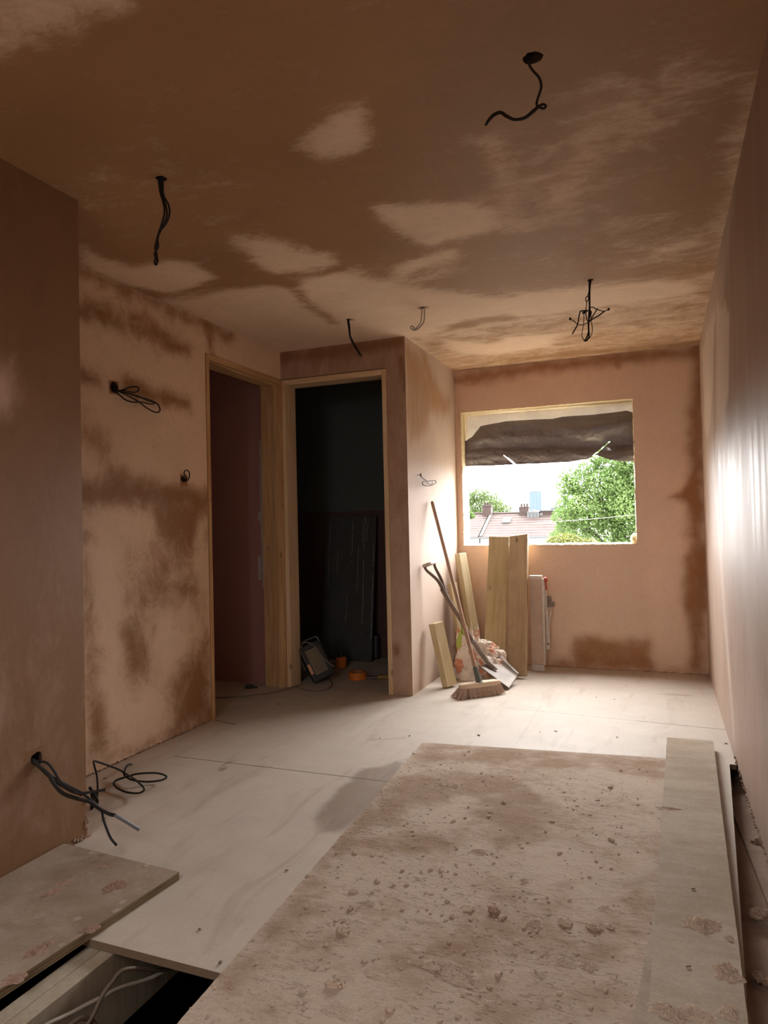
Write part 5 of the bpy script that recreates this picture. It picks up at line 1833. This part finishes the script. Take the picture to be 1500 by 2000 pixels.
m = MB(); m.bx(qa.x - .1, qb.x + .1, qa.y + .25, qa.y + 4.1, za, za + .10); m.build('flat_roof', M['lead'], do2)
for px in (1057, 1087):
    w0 = at(px, 1005, 'y', qa.y + .4)
    m = MB(); m.bx(w0.x - .14, w0.x + .14, qa.y + .36, qa.y + .41, w0.z - .16, w0.z + .16); m.build('window', M['white_up'], do2)

# tower block and masts far off
def tower_mat():
    m, nt, bs = new_mat('blue_tower_glazing')
    g = NT(nt)
    br = g.n('ShaderNodeTexBrick')
    br.offset = 0
    br.inputs['Scale'].default_value = .28
    br.inputs['Mortar Size'].default_value = .08
    br.inputs['Color1'].default_value = (.032, .066, .10, 1); br.inputs['Color2'].default_value = (.038, .073, .108, 1); br.inputs['Mortar'].default_value = (.065, .095, .125, 1)
    mp = g.coord('Object', (1, 1, 1))
    sw = g.n('ShaderNodeSeparateXYZ'); g.link(mp, sw.inputs[0])
    cb = g.n('ShaderNodeCombineXYZ'); g.link(sw.outputs[0], cb.inputs[0]); g.link(sw.outputs[2], cb.inputs[1])
    g.link(cb.outputs[0], br.inputs['Vector'])
    g.link(br.outputs['Color'], bs.inputs['Base Color'])
    bs.inputs['Roughness'].default_value = .5
    return m
yt = 400
a_, b2 = at(1033.5, 961, 'y', yt), at(1057, 961, 'y', yt)
root = empty('tower_block', ((a_.x + b2.x) / 2, yt + 6, -6.2), 'pale blue tower block on the skyline above the dormer', 'tower')
m = MB(); m.bx(a_.x, b2.x, yt, yt + 8, -6.2, a_.z); m.build('block', tower_mat(), root)
m = MB(); m.bx(a_.x + .5, b2.x - .5, yt + .5, yt + 7, a_.z, a_.z + .5); m.build('parapet', M['lead'], root)
for (px, top, bot, lab) in ((1062, 958, 998, 'thin mast right of the blue tower on the skyline'), (1024.5, 968, 990, 'thin aerial mast above the right chimney'), (1007.5, 977, 1000, 'faint far crane mast left of the tower')):
    pt = at(px, top, 'y', 300)
    m = MB(); m.tube([(pt.x, 300, -6.2), (pt.x, 300, pt.z)], .22, 6, 2, False)
    m.tube([(pt.x - 1.2, 300, pt.z - 1.6), (pt.x + .6, 300, pt.z - .4)], .14, 6, 2, False)
    tag(m.build('mast', plain('mast_steel', (.05, .06, .07), .6)), lab, 'mast')
qa_, qb_ = at(1058, 1000, 'y', 330), at(1110, 990, 'y', 330)
m = MB(); m.bx(qa_.x, qb_.x, 330, 345, -6.2, qb_.z - 1.0); m.bx(qa_.x + 4, qa_.x + 9, 331, 340, -6.2, qb_.z)
tag(m.build('office_block', plain('haze_grey', (.07, .08, .09), .8)), 'low pale block on the skyline right of the tower', 'building')


# trees
def leaf_mat(name, c1_, c2_):
    m, nt, bs = new_mat(name)
    g = NT(nt)
    n = g.noise(g.coord('Object'), .9, 4, .6)
    n2 = g.noise(g.coord('Object'), 7, 2)
    c = g.mix(g.sstep(n, .35, .65), c1_, c2_)
    c = g.mix(1.0, c, g.gray(n2, .75, 1.25), 'MULTIPLY')
    g.link(c, bs.inputs['Base Color'])
    bs.inputs['Roughness'].default_value = .6
    bs.inputs['Specular IOR Level'].default_value = .2
    t = g.n('ShaderNodeBsdfTranslucent'); g.link(c, t.inputs['Color'])
    mx = g.n('ShaderNodeMixShader'); mx.inputs[0].default_value = .3
    g.link(bs.outputs[0], mx.inputs[1]); g.link(t.outputs[0], mx.inputs[2]); g.link(mx.outputs[0], nt.nodes['Material Output'].inputs['Surface'])
    return m


M['bark'] = plain('bark', (.045, .035, .025), .9, scale=3)
def tree(name, label, clumps, leaves, size, mat, trunk, branches, group=None):
    """clumps: (centre, radius); leaves: number of folded leaf blades"""
    root = empty(name, (trunk[0].x, trunk[0].y, -6.2), label, 'tree', group)
    C = np.array([tuple(c) for c, r in clumps]); Rr = np.array([r for c, r in clumps])
    pr_ = Rr ** 2 / (Rr ** 2).sum()
    idx = rng.choice(len(C), leaves, p=pr_)
    d = rng.normal(size=(leaves, 3)); d /= np.linalg.norm(d, axis=1)[:, None]
    rad = rng.uniform(.62, 1.05, leaves)
    P = C[idx] + d * (Rr[idx] * rad)[:, None] * np.array([1, 1, .82])
    N = d * .7 + rng.normal(size=(leaves, 3)) * .6 + np.array([0, 0, .35]); N /= np.linalg.norm(N, axis=1)[:, None]
    T = np.cross(N, rng.normal(size=(leaves, 3))); T /= np.linalg.norm(T, axis=1)[:, None]
    Bv = np.cross(N, T)
    s = size * rng.uniform(.6, 1.25, leaves)[:, None]
    v = np.stack([P - T * s, P + Bv * s * .55 + N * s * .12, P + T * s, P - Bv * s * .55 + N * s * .12], 1).reshape(-1, 3)
    off = np.array(root.location)
    me = bpy.data.meshes.new('foliage')
    fi = np.arange(leaves * 4).reshape(-1, 4)
    f = np.concatenate([fi[:, [0, 1, 2]], fi[:, [0, 2, 3]]])
    me.from_pydata((v - off).tolist(), [], f.tolist()); me.update()
    me.materials.append(mat)
    o = bpy.data.objects.new('foliage', me); COL.objects.link(o); o.parent = root
    m = MB(); m.tube(trunk, [.42, .36, .26, .15][:len(trunk)], 10, 4)
    m.build('trunk', M['bark'], root, True)
    for (a, b__) in branches:
        m = MB(); m.tube([a, (a + b__) / 2 + V(random.uniform(-.3, .3), random.uniform(-.3, .3), .3), b__], [.15, .10, .04], 7, 4)
        m.build('branch', M['bark'], root, True)
    return root


def clump_px(lst, y0, spread):
    out = []
    for (px, py, r) in lst:
        out.append((at(px, py, 'y', y0 + random.uniform(-spread, spread)), r))
    return out
YT = 30.0
big = [(1165, 925, .55), (1190, 905, .6), (1220, 895, .7), (1150, 915, .5), (1115, 930, .5), (1105, 950, .45), (1130, 945, .6), (1100, 985, .45), (1120, 975, .6), (1150, 960, .7), (1185, 945, .8), (1215, 935, .8),
       (1245, 930, .9), (1100, 1010, .5), (1125, 1010, .6), (1155, 1000, .8), (1190, 990, .9), (1225, 985, .9), (1260, 980, 1.0), (1105, 1035, .5), (1130, 1040, .6), (1085, 1048, .3), (1160, 1030, .5), (1195, 1040, .5),
       (1230, 1025, .8), (1265, 1030, 1.0), (1110, 1060, .5), (1150, 1070, .7), (1200, 1075, .8), (1250, 1080, .9), (1290, 960, 1.2), (1280, 900, 1.0), (1240, 865, .9), (1200, 875, .6), (1300, 1060, 1.3), (1320, 880, 1.0),
       (1170, 890, .45), (1210, 960, .7), (1140, 985, .6), (1175, 1015, .5), (1340, 1000, 1.3), (1260, 840, .8), (1220, 1110, 1.2), (1290, 1130, 1.5), (1150, 1110, .9)]
tc = at(1205, 1000, 'y', YT + .6)
tr_ = [V(tc.x, YT + .6, -6.2), V(tc.x, YT + .6, -2), V(tc.x + .1, YT + .6, 1.0), V(tc.x + .3, YT + .6, 4.2)]
br_ = [(V(tc.x, YT + .5, -.6 + .5 * k), at(px, py, 'y', YT + random.uniform(-.4, .8))) for k, (px, py) in enumerate(((1120, 1010), (1150, 960), (1180, 930), (1240, 950), (1250, 900), (1145, 1035), (1215, 900)))]
tree('leafy_tree', 'large bright green tree filling the right of the window view', clump_px(big, YT, .9), 70000, .062, leaf_mat('green_leaves', (.085, .145, .038), (.145, .215, .070)), tr_, br_)
YT2 = 78.0
sm = [(912, 975, 1.2), (925, 968, 1.3), (940, 966, 1.2), (955, 972, 1.2), (968, 980, 1.1), (905, 995, 1.4), (925, 990, 1.5), (945, 990, 1.5), (965, 992, 1.3), (980, 992, 1.0), (990, 997, .8), (890, 985, 1.5), (915, 1010, 1.5), (940, 1010, 1.6), (970, 1008, 1.4)]
tc = at(940, 1000, 'y', YT2)
tree('leafy_tree', 'green tree behind the roof at the left of the window view', clump_px(sm, YT2, .8), 20000, .10, leaf_mat('pale_leaves', (.095, .14, .045), (.14, .19, .075)),
     [V(tc.x, YT2, -6.2), V(tc.x, YT2, -2), V(tc.x + .1, YT2, 2)], [])
# tree in front of the left roof
sm = [(905, 1000, .55), (915, 1006, .45), (908, 1012, .45), (895, 990, .8), (922, 1008, .25)]
YT3 = 58.0
tc = at(895, 1010, 'y', YT3)
tree('leafy_bush', 'leafy bush top overlapping the left end of the roofs', clump_px(sm, YT3, .3), 2200, .10, leaf_mat('bush_leaves', (.060, .105, .024), (.090, .145, .036)),
     [V(tc.x, YT3, -6.2), V(tc.x, YT3, -2), V(tc.x, YT3, 2)], [])
sm = [(1085, 1060, .32), (1100, 1056, .35), (1115, 1060, .35), (1095, 1068, .4), (1130, 1066, .35), (1150, 1068, .35), (1075, 1068, .3)]
YT4 = 24.0
tc = at(1110, 1066, 'y', YT4)
tree('garden_shrub', 'yellowish shrub top just above the window sill, below the big tree', clump_px(sm, YT4, .2), 3000, .055, leaf_mat('yellow_leaves', (.09, .105, .025), (.13, .14, .04)),
     [V(tc.x, YT4, -6.2), V(tc.x, YT4, -3), V(tc.x, YT4, -.3)], [])
pw = at(1330, 1000, 'y', 20)
root = empty('overhead_wire', (pw.x, 20, -6.2), 'thin pale overhead wire crossing in front of the big tree', 'wire')
m = MB(); m.tube([at(1040, 1022, 'y', 20), at(1150, 1014, 'y', 20), at(1260, 1004, 'y', 20), pw], .0045, 6, 6)
m.build('wire', M['cable_lt'], root)
m = MB(); m.tube([(pw.x, 20, -6.2), (pw.x, 20, pw.z + .3)], [.12, .09], 10, 2, False)
m.build('pole', M['bark'], root)
